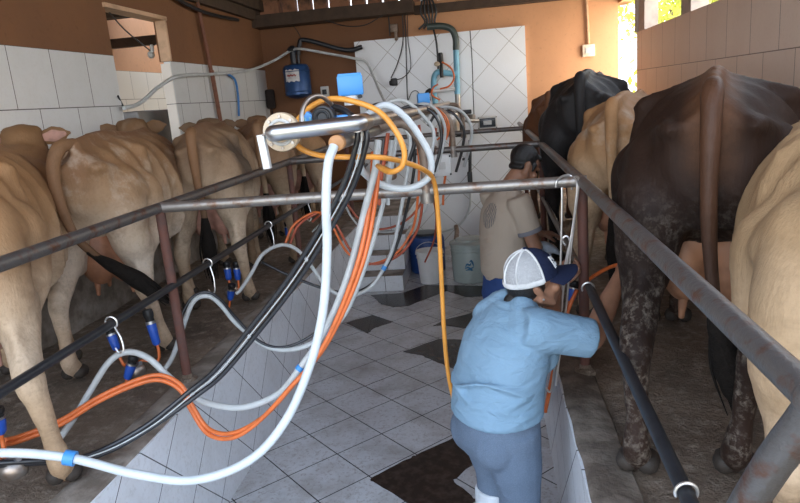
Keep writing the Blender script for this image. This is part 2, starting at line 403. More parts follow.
# outside
slabs('ground_outside', [earth], ((-30, -30, -1.2), (45, 60, -.82)))
def puddle(pts, label):
    P = [WZ(x, y, PZ + .002) if len(p) == 2 else None for p in pts for x, y in [p]]
    V = [];  n = len(P); c = sum(P) / n
    sp, _ = spline(P + [P[0]], 5); 
    mb = MB(); k = len(sp) - 1
    ring = [p + np.array([random.uniform(-.006, .006), random.uniform(-.006, .006), 0]) for p in sp[:k]]
    mb.add([(*p[:2], PZ + .0035) for p in ring] + [(*p[:2], PZ + .0005) for p in ring], [tuple(range(k))] + [(i, (i + 1) % k, k + (i + 1) % k, k + i) for i in range(k)])
    return tag(mb.build('puddle', puddlem, smooth=False), label, 'puddle', kind='stuff')
puddlem = M('dirty_brown_water', (.034, .024, .019), .22, scale=14, spec=.22, col2=(.065, .045, .035))
def dup2(pts):   # keep straight runs straight: add points just beside every corner
    out = []; n = len(pts)
    for i, p in enumerate(pts):
        a, b = np.array(pts[i - 1], float), np.array(pts[(i + 1) % n], float); p = np.array(p, float)
        out += [tuple(p + (a - p) * .08), tuple(p + (b - p) * .08)]
    return out
puddle(dup2([(369, 479), (414, 456), (457, 437), (484, 456), (453, 480), (476, 500), (455, 520), (430, 515)]), 'large dirty brown puddle on the pit floor beside the woman in blue')
puddle(dup2([(402, 352), (439, 339), (476, 341), (476, 376), (444, 365), (421, 355)]), 'dark puddle behind the orange hose left of the woman in blue')
puddle(dup2([(346, 323), (372, 315), (393, 322), (374, 328), (368, 333)]), 'small dark puddle on the pit floor right of the hanging hoses')
puddle(dup2([(371, 295), (403, 293), (426, 285), (486, 286), (486, 296), (466, 297), (446, 291), (408, 306), (394, 307), (381, 304)]), 'long dark puddle at the foot of the steps and buckets')
puddle(dup2([(433, 326), (444, 320), (472, 313), (472, 329), (444, 325)]), 'small dark puddle beside the woman in blue under the orange hose')
# ------------------------------------------------------------------ cows
def hide(name, back, side, belly, legs, patch=None, patchamt=0.0, rough=.62, seed=0.0, dirt=(.10, .07, .05), dirtamt=.6, ridge=None, light=None, spec=.22, spot=None):
    """coat of a cow: colours laid out along the animal's own height and length"""
    m, t, b = newmat(name); v = coords(t); s = sepz(t, v)
    mp = t.nodes.new('ShaderNodeMapping'); mp.inputs['Location'].default_value = (seed, seed * 1.7, -seed); t.links.new(v, mp.inputs[0]); v2 = mp.outputs[0]
    n1 = noise(t, v2, 2.6, 5, .6); n2 = noise(t, v2, 9, 6, .65); n3 = noise(t, v2, 70, 3, .6)
    z = mathn(t, 'ADD', s[2], mathn(t, 'MULTIPLY', mathn(t, 'SUBTRACT', n1, .5), .35))
    c = mixc(t, ramp(t, z, .70, 1.15), side, back); c = mixc(t, ramp(t, z, .95, .58), c, belly); c = mixc(t, ramp(t, z, .55, .28), c, legs)
    if ridge: c = mixc(t, mathn(t, 'MULTIPLY', ramp(t, mathn(t, 'ABSOLUTE', s[0]), .10, .02), ramp(t, z, 1.0, 1.2)), c, ridge)
    if light: c = mixc(t, mathn(t, 'MULTIPLY', ramp(t, n2, .50, .74), .5), c, light)
    if patch: c = mixc(t, mathn(t, 'MULTIPLY', ramp(t, n1, .52, .62), patchamt), c, patch)
    if spot:
        dv = t.nodes.new('ShaderNodeVectorMath'); dv.operation = 'DISTANCE'; t.links.new(v, dv.inputs[0]); dv.inputs[1].default_value = spot[0]
        dd = mathn(t, 'ADD', dv.outputs['Value'], mathn(t, 'MULTIPLY', mathn(t, 'SUBTRACT', n2, .5), .25)); c = mixc(t, mathn(t, 'MULTIPLY', ramp(t, dd, spot[1], spot[1] * .45), .85), c, spot[2])
    c = mixc(t, ramp(t, s[1], 1.62, 1.95), c, tuple(q * .62 for q in back))
    c = mixc(t, mathn(t, 'MULTIPLY', ramp(t, noise(t, v2, 5.5, 6, .7, .6), .48, .66), .38), c, tuple(q * .55 for q in back))
    sp_ = mathn(t, 'MULTIPLY', mathn(t, 'MULTIPLY', mathn(t, 'MULTIPLY', ramp(t, n2, .40, .65), ramp(t, noise(t, v2, 42, 4, .7), .47, .62)), ramp(t, s[2], 1.05, .35)), dirtamt)
    c = mixc(t, sp_, c, dirt); c = mixc(t, mathn(t, 'MULTIPLY', ramp(t, n3, .5, .75), .22), c, tuple(q * .55 for q in back))
    t.links.new(c, b.inputs['Base Color']); b.inputs['Roughness'].default_value = rough; b.inputs['Specular IOR Level'].default_value = .35
    b.inputs['Specular IOR Level'].default_value = spec
    mp2 = t.nodes.new('ShaderNodeMapping'); mp2.inputs['Scale'].default_value = (90, 90, 18); t.links.new(v, mp2.inputs[0])
    bump(t, b, mathn(t, 'ADD', mathn(t, 'MULTIPLY', n2, 1.2), noise(t, mp2.outputs[0], 1.0, 3)), .35, .008); return m
hoofm = M('dark_horn_hoof', (.045, .034, .026), .7, scale=20, bmp=.3)
earin = M('pink_ear_skin', (.50, .27, .20), .7, scale=20)
uddm = M('pink_udder_skin', (.58, .30, .22), .55, scale=8, var=.15, bmp=.1)
uddb = M('tan_udder_skin', (.36, .165, .085), .55, scale=8, var=.15, bmp=.1)
uddr = M('ruddy_udder_skin', (.42, .19, .105), .55, scale=8, var=.15, bmp=.1)
tuft = M('dark_tail_hair', (.014, .011, .009), .85, spec=.15, scale=40, bmp=.8, bscale=90)
eyem = M('dark_eye', (.01, .01, .01), .15)
tagm = M('yellow_ear_tag', (.75, .50, .05), .5)
def cow(label, loc, rz, coat, h=1.30, wide=1.0, length=1.0, tail=None, udder=uddm, horn=None, group=None, headpose=(0.0, 0.0), bony=1.0, ear_tag=False,
        hind=((0, 0), (0, 0)), fore=(0.0, 0.0), tailcoat=None, swish=0.9, headup=0.0, belly=1.0, earmat=None, earside=1, udsize=1.0, tailr=1.0):
    root = thing('cow', label, 'cow', loc, rz, group or 'dairy cows standing at the milking stalls')
    k = h / 1.30; L = length
    def p(x, y, z): return np.array([x * k * wide, y * k * L, z * k])
    mb = MB(local=True)
    # trunk: for every station along the spine half an outline from the ridge down to the belly
    secs = [(-.02, [(0, 1.185), (.055, 1.165), (.095, 1.12), (.10, 1.02), (.075, .93), (0, .89)]),
            (.05, [(0, 1.238), (.055, 1.205), (.115, 1.13), (.155, 1.02), (.165, .90), (.11, .81), (0, .78)]),
            (.20, [(0, 1.265), (.065, 1.225), (.135, 1.165), (.205, 1.04), (.228, .90), (.17, .75), (0, .70)]),
            (.34, [(0, 1.278), (.085, 1.243), (.178, 1.180), (.240, 1.06), (.250, .90), (.20, .70), (0, .64)]),
            (.46, [(0, 1.290), (.105, 1.258), (.205, 1.195), (.258, 1.08), (.262, .92), (.22, .68), (0, .58)]),
            (.60, [(0, 1.288), (.108, 1.255), (.198, 1.185), (.262, 1.05), (.288, .88), (.24, .63), (0, .54)]),
            (.80, [(0, 1.270), (.105, 1.250), (.195, 1.185), (.280, 1.04), (.315, .86), (.27, .61), (0, .50)]),
            (1.05, [(0, 1.262), (.100, 1.245), (.190, 1.185), (.275, 1.04), (.308, .86), (.255, .61), (0, .51)]),
            (1.28, [(0, 1.275), (.080, 1.250), (.160, 1.180), (.230, 1.04), (.255, .88), (.205, .66), (0, .56)]),
            (1.46, [(0, 1.265), (.070, 1.235), (.130, 1.16), (.175, 1.03), (.185, .90), (.14, .74), (0, .67)]),
            (1.60, [(0, 1.200), (.050, 1.175), (.090, 1.12), (.115, 1.03), (.115, .93), (.08, .84), (0, .80)])]
    rings = []
    for y, prof in secs:
        kb = belly if .5 < y < 1.3 else 1.0
        hp_, _ = spline([(x_ * kb, 0, z_) for x_, z_ in prof], 3)
        right = [(q[0], q[2]) for q in hp_]; left = [(-q[0], q[2]) for q in hp_[-2:0:-1]]
        rings.append([p(x_, y, z_) for x_, z_ in right + left])
    mb.loft(rings)
    mb.tube([p(0, -.01, 1.215), p(0, .08, 1.252), p(0, .5, 1.285), p(0, 1.0, 1.255), p(0, 1.40, 1.262)], [.022 * k, .030 * k, .026 * k, .026 * k, .035 * k], 10, 5, ball=True)
    for sgn, (hx, hy), fy in ((-1, hind[0], fore[0]), (1, hind[1], fore[1])):
        mb.tube([p(sgn * .218, .50, 1.160), p(sgn * .205, .45, 1.180), p(sgn * .13, .44, 1.225)], [.026 * k * bony, .034 * k * bony, .018 * k], 10, 4, ball=True)       # hook bone
        mb.tube([p(sgn * .098, -.025, 1.120), p(sgn * .112, .05, 1.115), p(sgn * .14, .2, 1.06)], [.027 * k * bony, .036 * k, .05 * k], 10, 4, ball=True)         # pin bone
        mb.tube([p(sgn * .135, .22, 1.0), p(sgn * .148, .14, .86), p(sgn * .165, .12, .72), p(sgn * .17, .17, .60)], [.120 * k, .128 * k, .108 * k, .080 * k], 14, 5, ball=True, flat=(1, 1.1))  # thigh
        mb.tube([p(sgn * .215, .24, 1.03), p(sgn * .235, .24, .96)], [.035 * k, .045 * k], 8, 2, ball=True)   # thurl
        mb.tube([p(sgn * .19, .36, .94), p(sgn * .20, .36, .76), p(sgn * .18, .25, .64)], [.13 * k, .11 * k, .08 * k], 12, 4, ball=True)                     # stifle
        X = sgn * .175
        mb.tube([p(X, .20, .68), p(X + hx * .4, .07 + hy * .4, .53), p(X + hx * .6, -.015 + hy * .6, .445), p(X + hx * .75, .0 + hy * .75, .36), p(X + hx * .9, .03 + hy * .9, .22), p(X + hx, .035 + hy, .125), p(X + hx, .085 + hy, .06)],
                [.095 * k, .062 * k, .056 * k, .044 * k, .036 * k, .048 * k, .05 * k], 12, 6, ball=True, flat=(1, 1.0))
        mb.tube([p(X + hx * .55, -.05 + hy * .55, .455), p(X + hx * .4, .0 + hy * .4, .56), p(X * .96, .09, .70)], [.026 * k, .02 * k, .03 * k], 8, 4, ball=True)   # hamstring to the hock point
        mb.tube([p(sgn * .155, 1.30, .95), p(sgn * .17, 1.34, .72), p(sgn * .15, 1.37, .55), p(sgn * .145, 1.385 + fy * .5, .385), p(sgn * .145, 1.37 + fy * .8, .25), p(sgn * .145, 1.36 + fy, .125), p(sgn * .145, 1.40 + fy, .06)],
                [.12 * k, .105 * k, .07 * k, .055 * k, .037 * k, .046 * k, .05 * k], 12, 6, ball=True)
    hx_, hz_ = headpose
    nk = [p(0, 1.40, 1.04), p(hx_ * .25, 1.62, 1.10 + headup * .4), p(hx_ * .7, 1.86, 1.14 + headup)]
    mb.tube(nk, [.215 * k, .155 * k, .125 * k], 16, 6, ball=True, flat=(1.25, .72))
    d = np.array([math.sin(hz_) * .36, math.cos(hz_) * .30, -.22]); hp = np.array([hx_, 1.95, 1.185 + headup])
    mb.tube([p(*(hp - d * .1)), p(*(hp + d * .25)), p(*(hp + d * .65)), p(*(hp + d * 1.0))], [.125 * k, .118 * k, .088 * k, .075 * k], 14, 5, ball=True)
    lat = np.array([math.cos(hz_), -math.sin(hz_), 0])
    for sgn in (-1, 1): mb.ell(p(*(hp + d * .22 + lat * .085 * sgn + np.array([0, 0, .05]))), (.035 * k, .045 * k, .035 * k))
    mb.tube([p(*(hp - lat * .07 + np.array([0, -.03, .085]))), p(*(hp + lat * .07 + np.array([0, -.03, .085])))], [.05 * k, .05 * k], 10, 1, ball=True)
    mb.blob('body', coat, root, .0175 * k, 8, .5)
    # hooves: two claws each
    for sgn, (hx, hy), fy in ((-1, hind[0], fore[0]), (1, hind[1], fore[1])):
        for x0, y0 in ((sgn * .175 + hx, .10 + hy), (sgn * .145, 1.41 + fy)):
            hb = MB(local=True)
            for q in (-1, 1):
                hb.tube([p(x0 + q * .028, y0 - .035, .052), p(x0 + q * .027, y0 + .01, .045), p(x0 + q * .022, y0 + .07, .022)], [.036 * k, .036 * k, .018 * k], 10, 3, ball=True)
            hb.v = [(a, b_, max(c_, .002)) for a, b_, c_ in hb.v]
            hb.build('hoof', hoofm, root)
    # ears
    for sgn in (-1, 1):
        base = hp + lat * .10 * sgn + np.array([0, -.03, .05]); out = lat * sgn * .92 + np.array([0, -.25, .10])
        eb = MB(local=True); e0 = p(*base); P = [e0 + k * out * q for q in (-.02, .03, .08, .13, .175)]
        eb.tube(P, [.022 * k, .045 * k, .056 * k, .042 * k, .010 * k], 12, 3, ball=True, flat=(.28, 1.0))
        e = eb.build('ear', coat, root)
        ib = MB(local=True); ib.tube([e0 + k * (out * q + np.array([0, .013 * earside, .0])) for q in (.03, .08, .14)], [.025 * k, .038 * k, .018 * k], 10, 3, ball=True, flat=(.22, 1.0)); ib.build('ear_lining', earmat or earin, e)
        if ear_tag and sgn < 0:
            tb = MB(local=True); tb.box(e0 + k * (out * .10 + np.array([0, -.035, -.02])), (.05, .006, .06), None, .003); tb.build('ear_tag', tagm, root)
        yb_ = MB(local=True); yb_.ell(p(*(hp + d * .33 + lat * .108 * sgn + np.array([0, 0, .035]))), (.017 * k, .02 * k, .017 * k)); yb_.build('eye', eyem, root)
    # udder and teats
    u = udsize; ub = MB(local=True)
    ub.ell(p(0, .42, .66), (.150 * u * k, .20 * u * k, .15 * u * k)); ub.ell(p(-.07, .26, .64), (.085 * u * k, .09 * u * k, .15 * u * k)); ub.ell(p(.07, .26, .64), (.085 * u * k, .09 * u * k, .15 * u * k)); ub.ell(p(0, .27, .76), (.10 * u * k, .09 * k, .14 * k))
    uo = ub.blob('udder', udder, root, .014, 5)
    for tx, ty in ((-.065, .24), (.065, .24), (-.065, .44), (.065, .44)):
        tb = MB(local=True); zt_ = .66 - .145 * u
        tb.tube([p(tx * u, ty, zt_ + .03), p(tx * u * 1.1, ty, zt_ - .02), p(tx * u * 1.15, ty, zt_ - .075)], [.021 * k, .016 * k, .011 * k], 10, 4, ball=True); tb.build('teat', udder, uo)
    # tail
    tp = tail or [(0, .03, 1.255), (0, -.05, 1.235), (0, -.075, 1.12), (0, -.065, .9), (.01, -.06, .7), (.01, -.06, .52)]
    P = [p(*q) for q in tp]; n = len(P)
    rr = [.030, .036, .033, .027, .022, .019, .018, .018][:n]
    tb = MB(local=True); tb.tube(P, [r_ * k * tailr for r_ in rr], 12, 6, ball=True, flat=(1, 1)); to = tb.build('tail', tailcoat or coat, root)
    if swish:
        e = P[-1]; dr = P[-1] - P[-2]; dr /= np.linalg.norm(dr)
        dr2 = np.array([dr[0] * .6, dr[1] * .6, -max(.4, -dr[2])]) if abs(dr[2]) < .9 else dr
        sb = MB(local=True); sp0 = e - dr * .22 * k
        q = swish; sb.tube([sp0, e - dr * .08 * k, e + dr * .06 * k * q, e + (dr + dr2) * .09 * k * q, e + (dr + dr2) * .14 * k * q + dr2 * .02], [.014 * k, .034 * k, .046 * k, .036 * k, .008 * k], 12, 6, ball=True)
        for _ in range(26):
            o_ = np.array([random.gauss(0, .02), random.gauss(0, .02), random.gauss(0, .015)]) * k * swish
            sb.tube([e - dr * .10 * k + o_ * .6, e + dr * .07 * k * q + o_ * 1.4, e + (dr + dr2) * (.12 + random.uniform(0, .05)) * k * q + o_], [.007, .006, .002], 5, 3)
        sb.build('tail_switch', tuft, to)
    return root
R = math.radians
jersey_a = hide('fawn_coat', (.33, .175, .078), (.42, .255, .135), (.58, .44, .31), (.50, .34, .21), seed=1.3, dirtamt=.35)
jersey_b = hide('light_fawn_coat', (.30, .165, .08), (.46, .315, .19), (.68, .56, .44), (.58, .43, .30), seed=4.1, ridge=(.25, .13, .065), dirtamt=.35, light=(.66, .54, .42))
jersey_c = hide('grey_fawn_coat', (.28, .175, .10), (.43, .30, .195), (.60, .47, .34), (.50, .36, .24), seed=7.7, ridge=(.23, .13, .075), spot=((.26, .36, 1.03), .24, (.045, .034, .028)))
jersey_d = hide('brown_fawn_coat', (.27, .15, .08), (.33, .21, .12), (.46, .34, .23), (.38, .26, .16), seed=2.2)
sandy = hide('sandy_coat', (.40, .25, .13), (.42, .27, .145), (.55, .39, .25), (.60, .42, .27), seed=9.1, dirtamt=.3)
darkbrown = hide('dark_brown_coat', (.034, .018, .012), (.015, .011, .010), (.022, .014, .011), (.040, .024, .018), seed=5.0, ridge=(.15, .068, .034), light=(.050, .031, .022), rough=.6, dirt=(.26, .22, .18), dirtamt=.85, spec=.12)
browntail = hide('red_brown_tail_coat', (.085, .038, .020), (.065, .030, .017), (.045, .025, .018), (.04, .03, .02), seed=3.0, dirtamt=.1, rough=.5)
browntail2 = hide('dark_fawn_tail_coat', (.24, .125, .06), (.22, .115, .06), (.12, .07, .04), (.08, .05, .03), seed=3.7, dirtamt=.1)
ginger = hide('ginger_coat', (.36, .19, .085), (.44, .27, .14), (.52, .38, .25), (.42, .30, .20), seed=6.2, patch=(.60, .48, .36), patchamt=.6)
black = hide('black_coat', (.030, .027, .026), (.020, .018, .018), (.018, .016, .016), (.02, .018, .018), seed=8.4, rough=.55, dirtamt=.3, spec=.18)
redbrown = hide('red_brown_coat', (.20, .085, .04), (.16, .07, .035), (.14, .07, .04), (.10, .05, .03), seed=1.9)
cow('fawn cow nearest on the left, cut off at the edge, behind the white hose', (-1.93, 1.97, 0), R(28), jersey_a, h=1.32, earside=-1, ear_tag=True, hind=((0, .0), (.09, -.10)), headpose=(.05, 0), headup=.04, length=1.0)
cow('light fawn cow on the left with dark tail swung sideways, second from the camera', (-2.10, 3.14, 0), R(14), jersey_b, h=1.31, hind=((-.02, -.12), (.05, .16)),
    tailcoat=browntail2, tail=[(-.01, .05, 1.25), (-.05, -.05, 1.235), (-.085, -.085, 1.12), (-.07, -.10, .94), (-.02, -.12, .79), (.09, -.15, .67), (.21, -.16, .58)], udder=uddr, headpose=(-.22, -.2), headup=.04, belly=1.08, udsize=1.3)
cow('greyish fawn cow on the left behind the cross rail, third from the camera', (-1.93, 4.18, 0), R(14), jersey_c, h=1.30, headpose=(-.2, 0), tailcoat=browntail2, hind=((-.02, .0), (.04, .06)))
cow('brown fawn cow on the left behind the steel pipe flange, fourth from the camera', (-1.90, 5.35, 0), R(19), jersey_d, h=1.28, hind=((0, .03), (.02, -.03)))
cow('farthest fawn cow on the left, mostly hidden behind the hoses', (-1.90, 6.55, 0), R(19), jersey_a, h=1.27, group='dairy cows standing at the milking stalls')
cow('sandy cow nearest on the right, only its flank in view', (.80, 1.34, 0), R(-20), sandy, h=1.25, wide=1.08, headup=-.2, hind=((.02, .15), (0, 0)), bony=.45)
cow('large dark brown cow on the right with a reddish brown tail hanging straight down', (.70, 2.20, 0), R(-19), darkbrown, h=1.375, wide=1.16, bony=1.1, tailcoat=browntail, headup=-.25, udder=uddb, udsize=1.0,
    tail=[(0, .10, 1.245), (0, -.01, 1.225), (0, -.055, 1.12), (0, -.08, .9), (.01, -.07, .7), (.03, -.06, .52), (.05, -.055, .42)], tailr=.9, swish=.62, hind=((.01, -.20), (-.09, -.12)))
cow('ginger cow with pale patches on the right, between the dark brown and the black cow', (.66, 3.62, 0), R(-18), ginger, h=1.29, udder=uddr, headup=-.2, hind=((0, .05), (0, 0)))
cow('black cow on the right below the bright doorway, taller than its neighbours', (.68, 4.95, 0), R(-14), black, h=1.46, wide=1.12, headup=-.25)
cow('red brown cow farthest on the right beside the tiled panel', (.62, 6.75, 0), R(-12), redbrown, h=1.33, headup=-.2)
# ------------------------------------------------------------------ railings
steel = M('rusty_painted_pipe', (.17, .155, .145), .42, .6, scale=18, bmp=.25, bscale=70, col2=(.16, .07, .04), lo=.52, hi=.68)
greysteel = M('worn_grey_pipe', (.36, .33, .30), .42, .75, scale=16, bmp=.2, bscale=70, col2=(.24, .13, .08), lo=.52, hi=.7)
rustpost = M('red_rust_post', (.15, .062, .045), .75, .1, scale=14, bmp=.25, bscale=70, col2=(.11, .06, .05))
blackpipe = M('black_pipe', (.030, .032, .037), .4, .2, scale=20)
stainless = M('stainless_steel', (.55, .55, .56), .36, 1.0, scale=6, var=.05)
dullsteel = M('dull_stainless_pipe', (.46, .44, .42), .38, .9, scale=9, var=.15, col2=(.36, .28, .22))
wire = M('bright_wire', (.75, .73, .70), .3, .8, scale=20, var=.05)
whitehose = M('milky_white_hose', (.66, .71, .73), .3, scale=9, var=.04)
greyhose = M('grey_white_hose', (.58, .60, .59), .35, scale=9, var=.08)
orangehose = M('amber_orange_hose', (.85, .36, .06), .35, scale=9, var=.08)
redhose = M('red_orange_hose', (.80, .19, .05), .35, scale=9, var=.08)
deepred = M('dull_red_hose', (.48, .10, .045), .4, scale=9, var=.08)
blackhose = M('black_rubber_hose', (.020, .021, .025), .28, scale=9, var=.08, spec=.7)
brownhose = M('old_brown_pipe', (.27, .20, .15), .5, .3, scale=14, col2=(.16, .10, .07))
bluepl = M('bright_blue_plastic', (.07, .32, .75), .4, scale=9, var=.05)
cupblue = M('royal_blue_plastic', (.03, .12, .60), .35, scale=9, var=.05)
skyblue = M('light_blue_pipe', (.22, .52, .68), .4, scale=9, var=.08)
rubber = M('black_rubber', (.018, .018, .019), .45)
greyplastic = M('pale_grey_plastic', (.66, .65, .62), .45, scale=10, var=.06)
whiteplastic = M('white_plastic', (.78, .77, .75), .4, scale=6, var=.04)
cream = M('cream_flange_ring', (.70, .56, .40), .5, scale=9, var=.05)
copper = M('orange_end_plug', (.62, .30, .12), .5)
screenm = M('dark_display', (.05, .055, .06), .2)
RZ, RR = .926, .026
def rail_posts(root, X, ys, top):
    for y in ys:
        pb = MB(); pb.tube([(X, y, -.012), (X, y, top)], .024, 12, 1); po = pb.build('post', rustpost, root)
        fb = MB(); fb.lathe((X, y, .0), [(.05, .0), (.05, .02), (.028, .035), (.027, .05)], 14); fb.build('foot_collar', mud, po)
lr = thing('stall_railing', 'rusty pipe railing along the left row of cows', 'railing', (-1.61, 3.0, 0))
b = MB(); b.tube([(-1.61, -.4, RZ), (-1.61, 3.0, RZ), (-1.61, 8.6, RZ)], RR, 14, 1); b.build('top_rail', steel, lr)
b = MB(); b.tube([(-1.60, -.4, .53), (-1.60, 3.0, .53), (-1.60, 8.6, .54)], .018, 12, 1); b.build('lower_rail', blackpipe, lr)
rail_posts(lr, -1.61, (.2, 3.0, 5.2, 7.45), RZ)
rr = thing('stall_railing', 'rusty pipe railing along the right row of cows', 'railing', (.41, 3.0, 0))
b = MB(); b.tube([(.41, .855, RZ - .004), (.41, 3.0, RZ), (.41, 8.6, RZ)], RR * .96, 14, 1); b.build('top_rail', steel, rr)
b = MB(); b.tube([(.41, .83, RZ + .01), (.41, .845, RZ - .01), (.405, .87, RZ - .05), (.385, .985, .68), (.34, 1.35, .0)][1:], RR * 1.0, 14, 3); b.build('end_brace', steel, rr)
b = MB(); b.ell((.41, .85, RZ - .006), (.029, .031, .029)); b.build('elbow_joint', steel, rr)
b = MB(); b.tube([(.405, 1.25, .425), (.41, 2.83, .485)], .019, 12, 1); b.build('lower_rail', blackpipe, rr)
b = MB(); b.tube([(.41, 3.02, .49), (.41, 8.6, .53)], .017, 12, 1); b.build('lower_rail', steel, rr)
rail_posts(rr, .41, (3.0, 5.2, 7.45), RZ)
def crossbar(Y, label, m, extra=0.0, z=RZ):
    b = MB(); b.tube([(-1.61 + extra, Y, z), (-.6, Y, z + .004), (.43, Y, z + .002)], RR * .98, 14, 2)
    return tag(b.build('cross_rail', m), label, 'rail')
crossbar(3.0, 'grey and rusty pipe crossing the pit above the two workers, nearest cross rail', greysteel)
crossbar(5.2, 'dark pipe crossing the pit behind the dark haired man, middle cross rail', steel)
crossbar(7.45, 'farthest dark pipe crossing the pit in front of the tiled panel', steel)
# ------------------------------------------------------------------ milk line over the pit
ml = thing('milk_pipeline', 'pair of steel pipes running over the pit with flanged stainless end piece', 'pipeline', (-.48, 3.0, .95))
A0, Aend = W(356, 123.5, 2.25), W(276, 133, 2.17)
b = MB(); b.tube([A0 + np.array([0, .03, 0]), A0, A0 * .3 + Aend * .7, Aend, Aend + np.array([-.018, .03, -.002]), Aend + np.array([-.012, .085, -.004])], .0275, 18, 6, ball=True); end = b.build('end_bend', stainless, ml)
fc = W(282, 132, 2.27)
b = MB(); b.lathe(fc, [(.034, -.012), (.066, -.012), (.068, -.006), (.068, .010), (.034, .012)], 36, (.05, 1, 0)); fl = b.build('flange', cream, ml)
b = MB(); b.torus(fc + np.array([0, -.014, 0]), .042, .0065, (.05, 1, 0)); b.build('gasket', greyplastic, fl)
for i in range(8):
    a = 2 * math.pi * i / 8; b = MB(); b.lathe(fc + np.array([.055 * math.cos(a), -.013, .055 * math.sin(a)]), [(.006, -.006), (.006, .006)], 8, (0, 1, 0)); b.build('bolt', dullsteel, fl)
b = MB(); b.tube([W(262, 135, 2.17), W(274, 133, 2.17)], .004, 8, 1); b.build('pin', dullsteel, ml)
h0, h1 = W(259.5, 135, 2.17), W(266.5, 169, 2.17)
b = MB(); d_ = (h1 - h0); ln = np.linalg.norm(d_); d_ /= ln; sd = np.array([d_[2], 0, -d_[0]]); rot = np.array([sd, np.cross(d_, sd), d_]).T
b.box((h0 + h1) / 2, (.022, .004, ln), rot, .0015); b.box((h0 + h1) / 2 - sd * .011 + np.array([0, .012, 0]), (.004, .026, ln), rot, .001); b.build('handle_bracket', whiteplastic, ml)
b = MB(); b.tube([A0, A0 + np.array([.01, .12, 0])], .031, 16, 1); b.build('collar', dullsteel, ml)
b = MB(); b.tube([A0 + np.array([.01, .1, 0]), np.array([A0[0] + .02, 4.2, A0[2] - .01]), np.array([A0[0] + .03, 7.6, A0[2] - .02])], .023, 14, 3); b.build('upper_pipe', dullsteel, ml)
B0 = W(337, 143, 2.2)
b = MB(); b.tube([B0, np.array([B0[0] + .01, 4.2, B0[2]]), np.array([B0[0] + .02, 7.6, B0[2]])], .026, 14, 3); lp = b.build('lower_pipe', dullsteel, ml)
b = MB(); b.lathe(B0 + np.array([0, -.006, 0]), [(.020, -.01), (.027, -.006), (.027, .03)], 18, (0, 1, 0)); b.build('end_plug', copper, lp)
b = MB(); b.tube([W(303, 128, 2.25), W(302, 112, 2.27), W(309, 99, 2.3), W(320, 96, 2.34), W(330, 103, 2.4), W(338, 112, 2.5)], .0085, 12, 6); b.build('breather_tube', dullsteel, ml)
for Y, X in ((3.0, -.29), (5.2, -.27), (7.45, -.26)):
    top = B0[2] + .035
    b = MB(); b.tube([(X, Y, RZ - .03), (X, Y, RZ + .12), (X - .012, Y, RZ + .22), (X - .06, Y, top - .03), (X - .13, Y, top - .012), (B0[0] + .01, Y, top - .03)], .022, 12, 6); sp = b.build('support_bend', brownhose, ml)
    b = MB(); b.tube([(X, Y, RZ - .055), (X, Y, RZ + .03)], .031, 12, 1); b.build('clamp', greysteel, sp)
# pulsators along the line
def pulsator(P, label, box=True, yaw=0.2, s=1.0, group='pulsators along the milk pipeline'):
    t = thing('pulsator', label, 'pulsator', P, yaw, group)
    b = MB(local=True); b.box((0, 0, .075 * s), (.100 * s, .09 * s, .078 * s), None, .007); b.box((0, -.006 * s, .115 * s), (.092 * s, .075 * s, .012 * s), None, .004); b.build('cover', bluepl, t)
    b = MB(local=True); b.lathe((0, 0, 0), [(.03 * s, 0), (.03 * s, .018 * s), (.04 * s, .02 * s), (.04 * s, .045 * s)], 16); b.build('base', whiteplastic, t)
    for x in (-.03, .03): b = MB(local=True); b.tube([(x * s, -.02, .03 * s), (x * s * 1.2, -.06 * s, .03 * s)], .008 * s, 8, 1); b.build('nozzle', rubber, t)
    return t
bracket = MB(); q0 = W(352, 108, 2.62); bracket.tube([(q0[0] + .02, 2.62, A0[2]), (q0[0] + .02, 2.62, A0[2] + .05)], .008, 8, 1); 
pulsator(W(352, 105, 2.62), 'bright blue pulsator box standing on top of the pipeline, nearest one')
pulsator(W(424, 108, 5.0), 'small blue pulsator box farther back on the pipeline', s=.9)
vr = thing('regulator', 'round black regulator with blue body on the near end of the pipeline', 'regulator', W(325, 119, 2.36))
P = W(325, 117, 2.36)
b = MB(); b.lathe(P, [(.012, -.045), (.03, -.045), (.033, -.035), (.040, -.033), (.042, -.01), (.042, .01), (.030, .02)], 28, (0, 1, 0)); d = b.build('dial', rubber, vr)
b = MB(); b.torus(P + np.array([0, -.046, 0]), .021, .005, (0, 1, 0)); b.build('rim', rubber, d)
b = MB(); b.box(P + np.array([-.055, .01, -.018]), (.075, .035, .03), None, .006); b.box(P + np.array([-.065, .0, -.002]), (.03, .03, .05), np.array([[.8, 0, .6], [0, 1, 0], [-.6, 0, .8]]), .005); b.box(P + np.array([.0, .02, -.012]), (.17, .03, .03), None, .006); b.build('body', bluepl, vr)
for i in range(5):
    b = MB(); b.tube([P + np.array([-.09 + .018 * i, -.012, -.034]), P + np.array([-.088 + .018 * i, -.012, .004])], .005, 8, 1); b.build('fin', skyblue, vr)
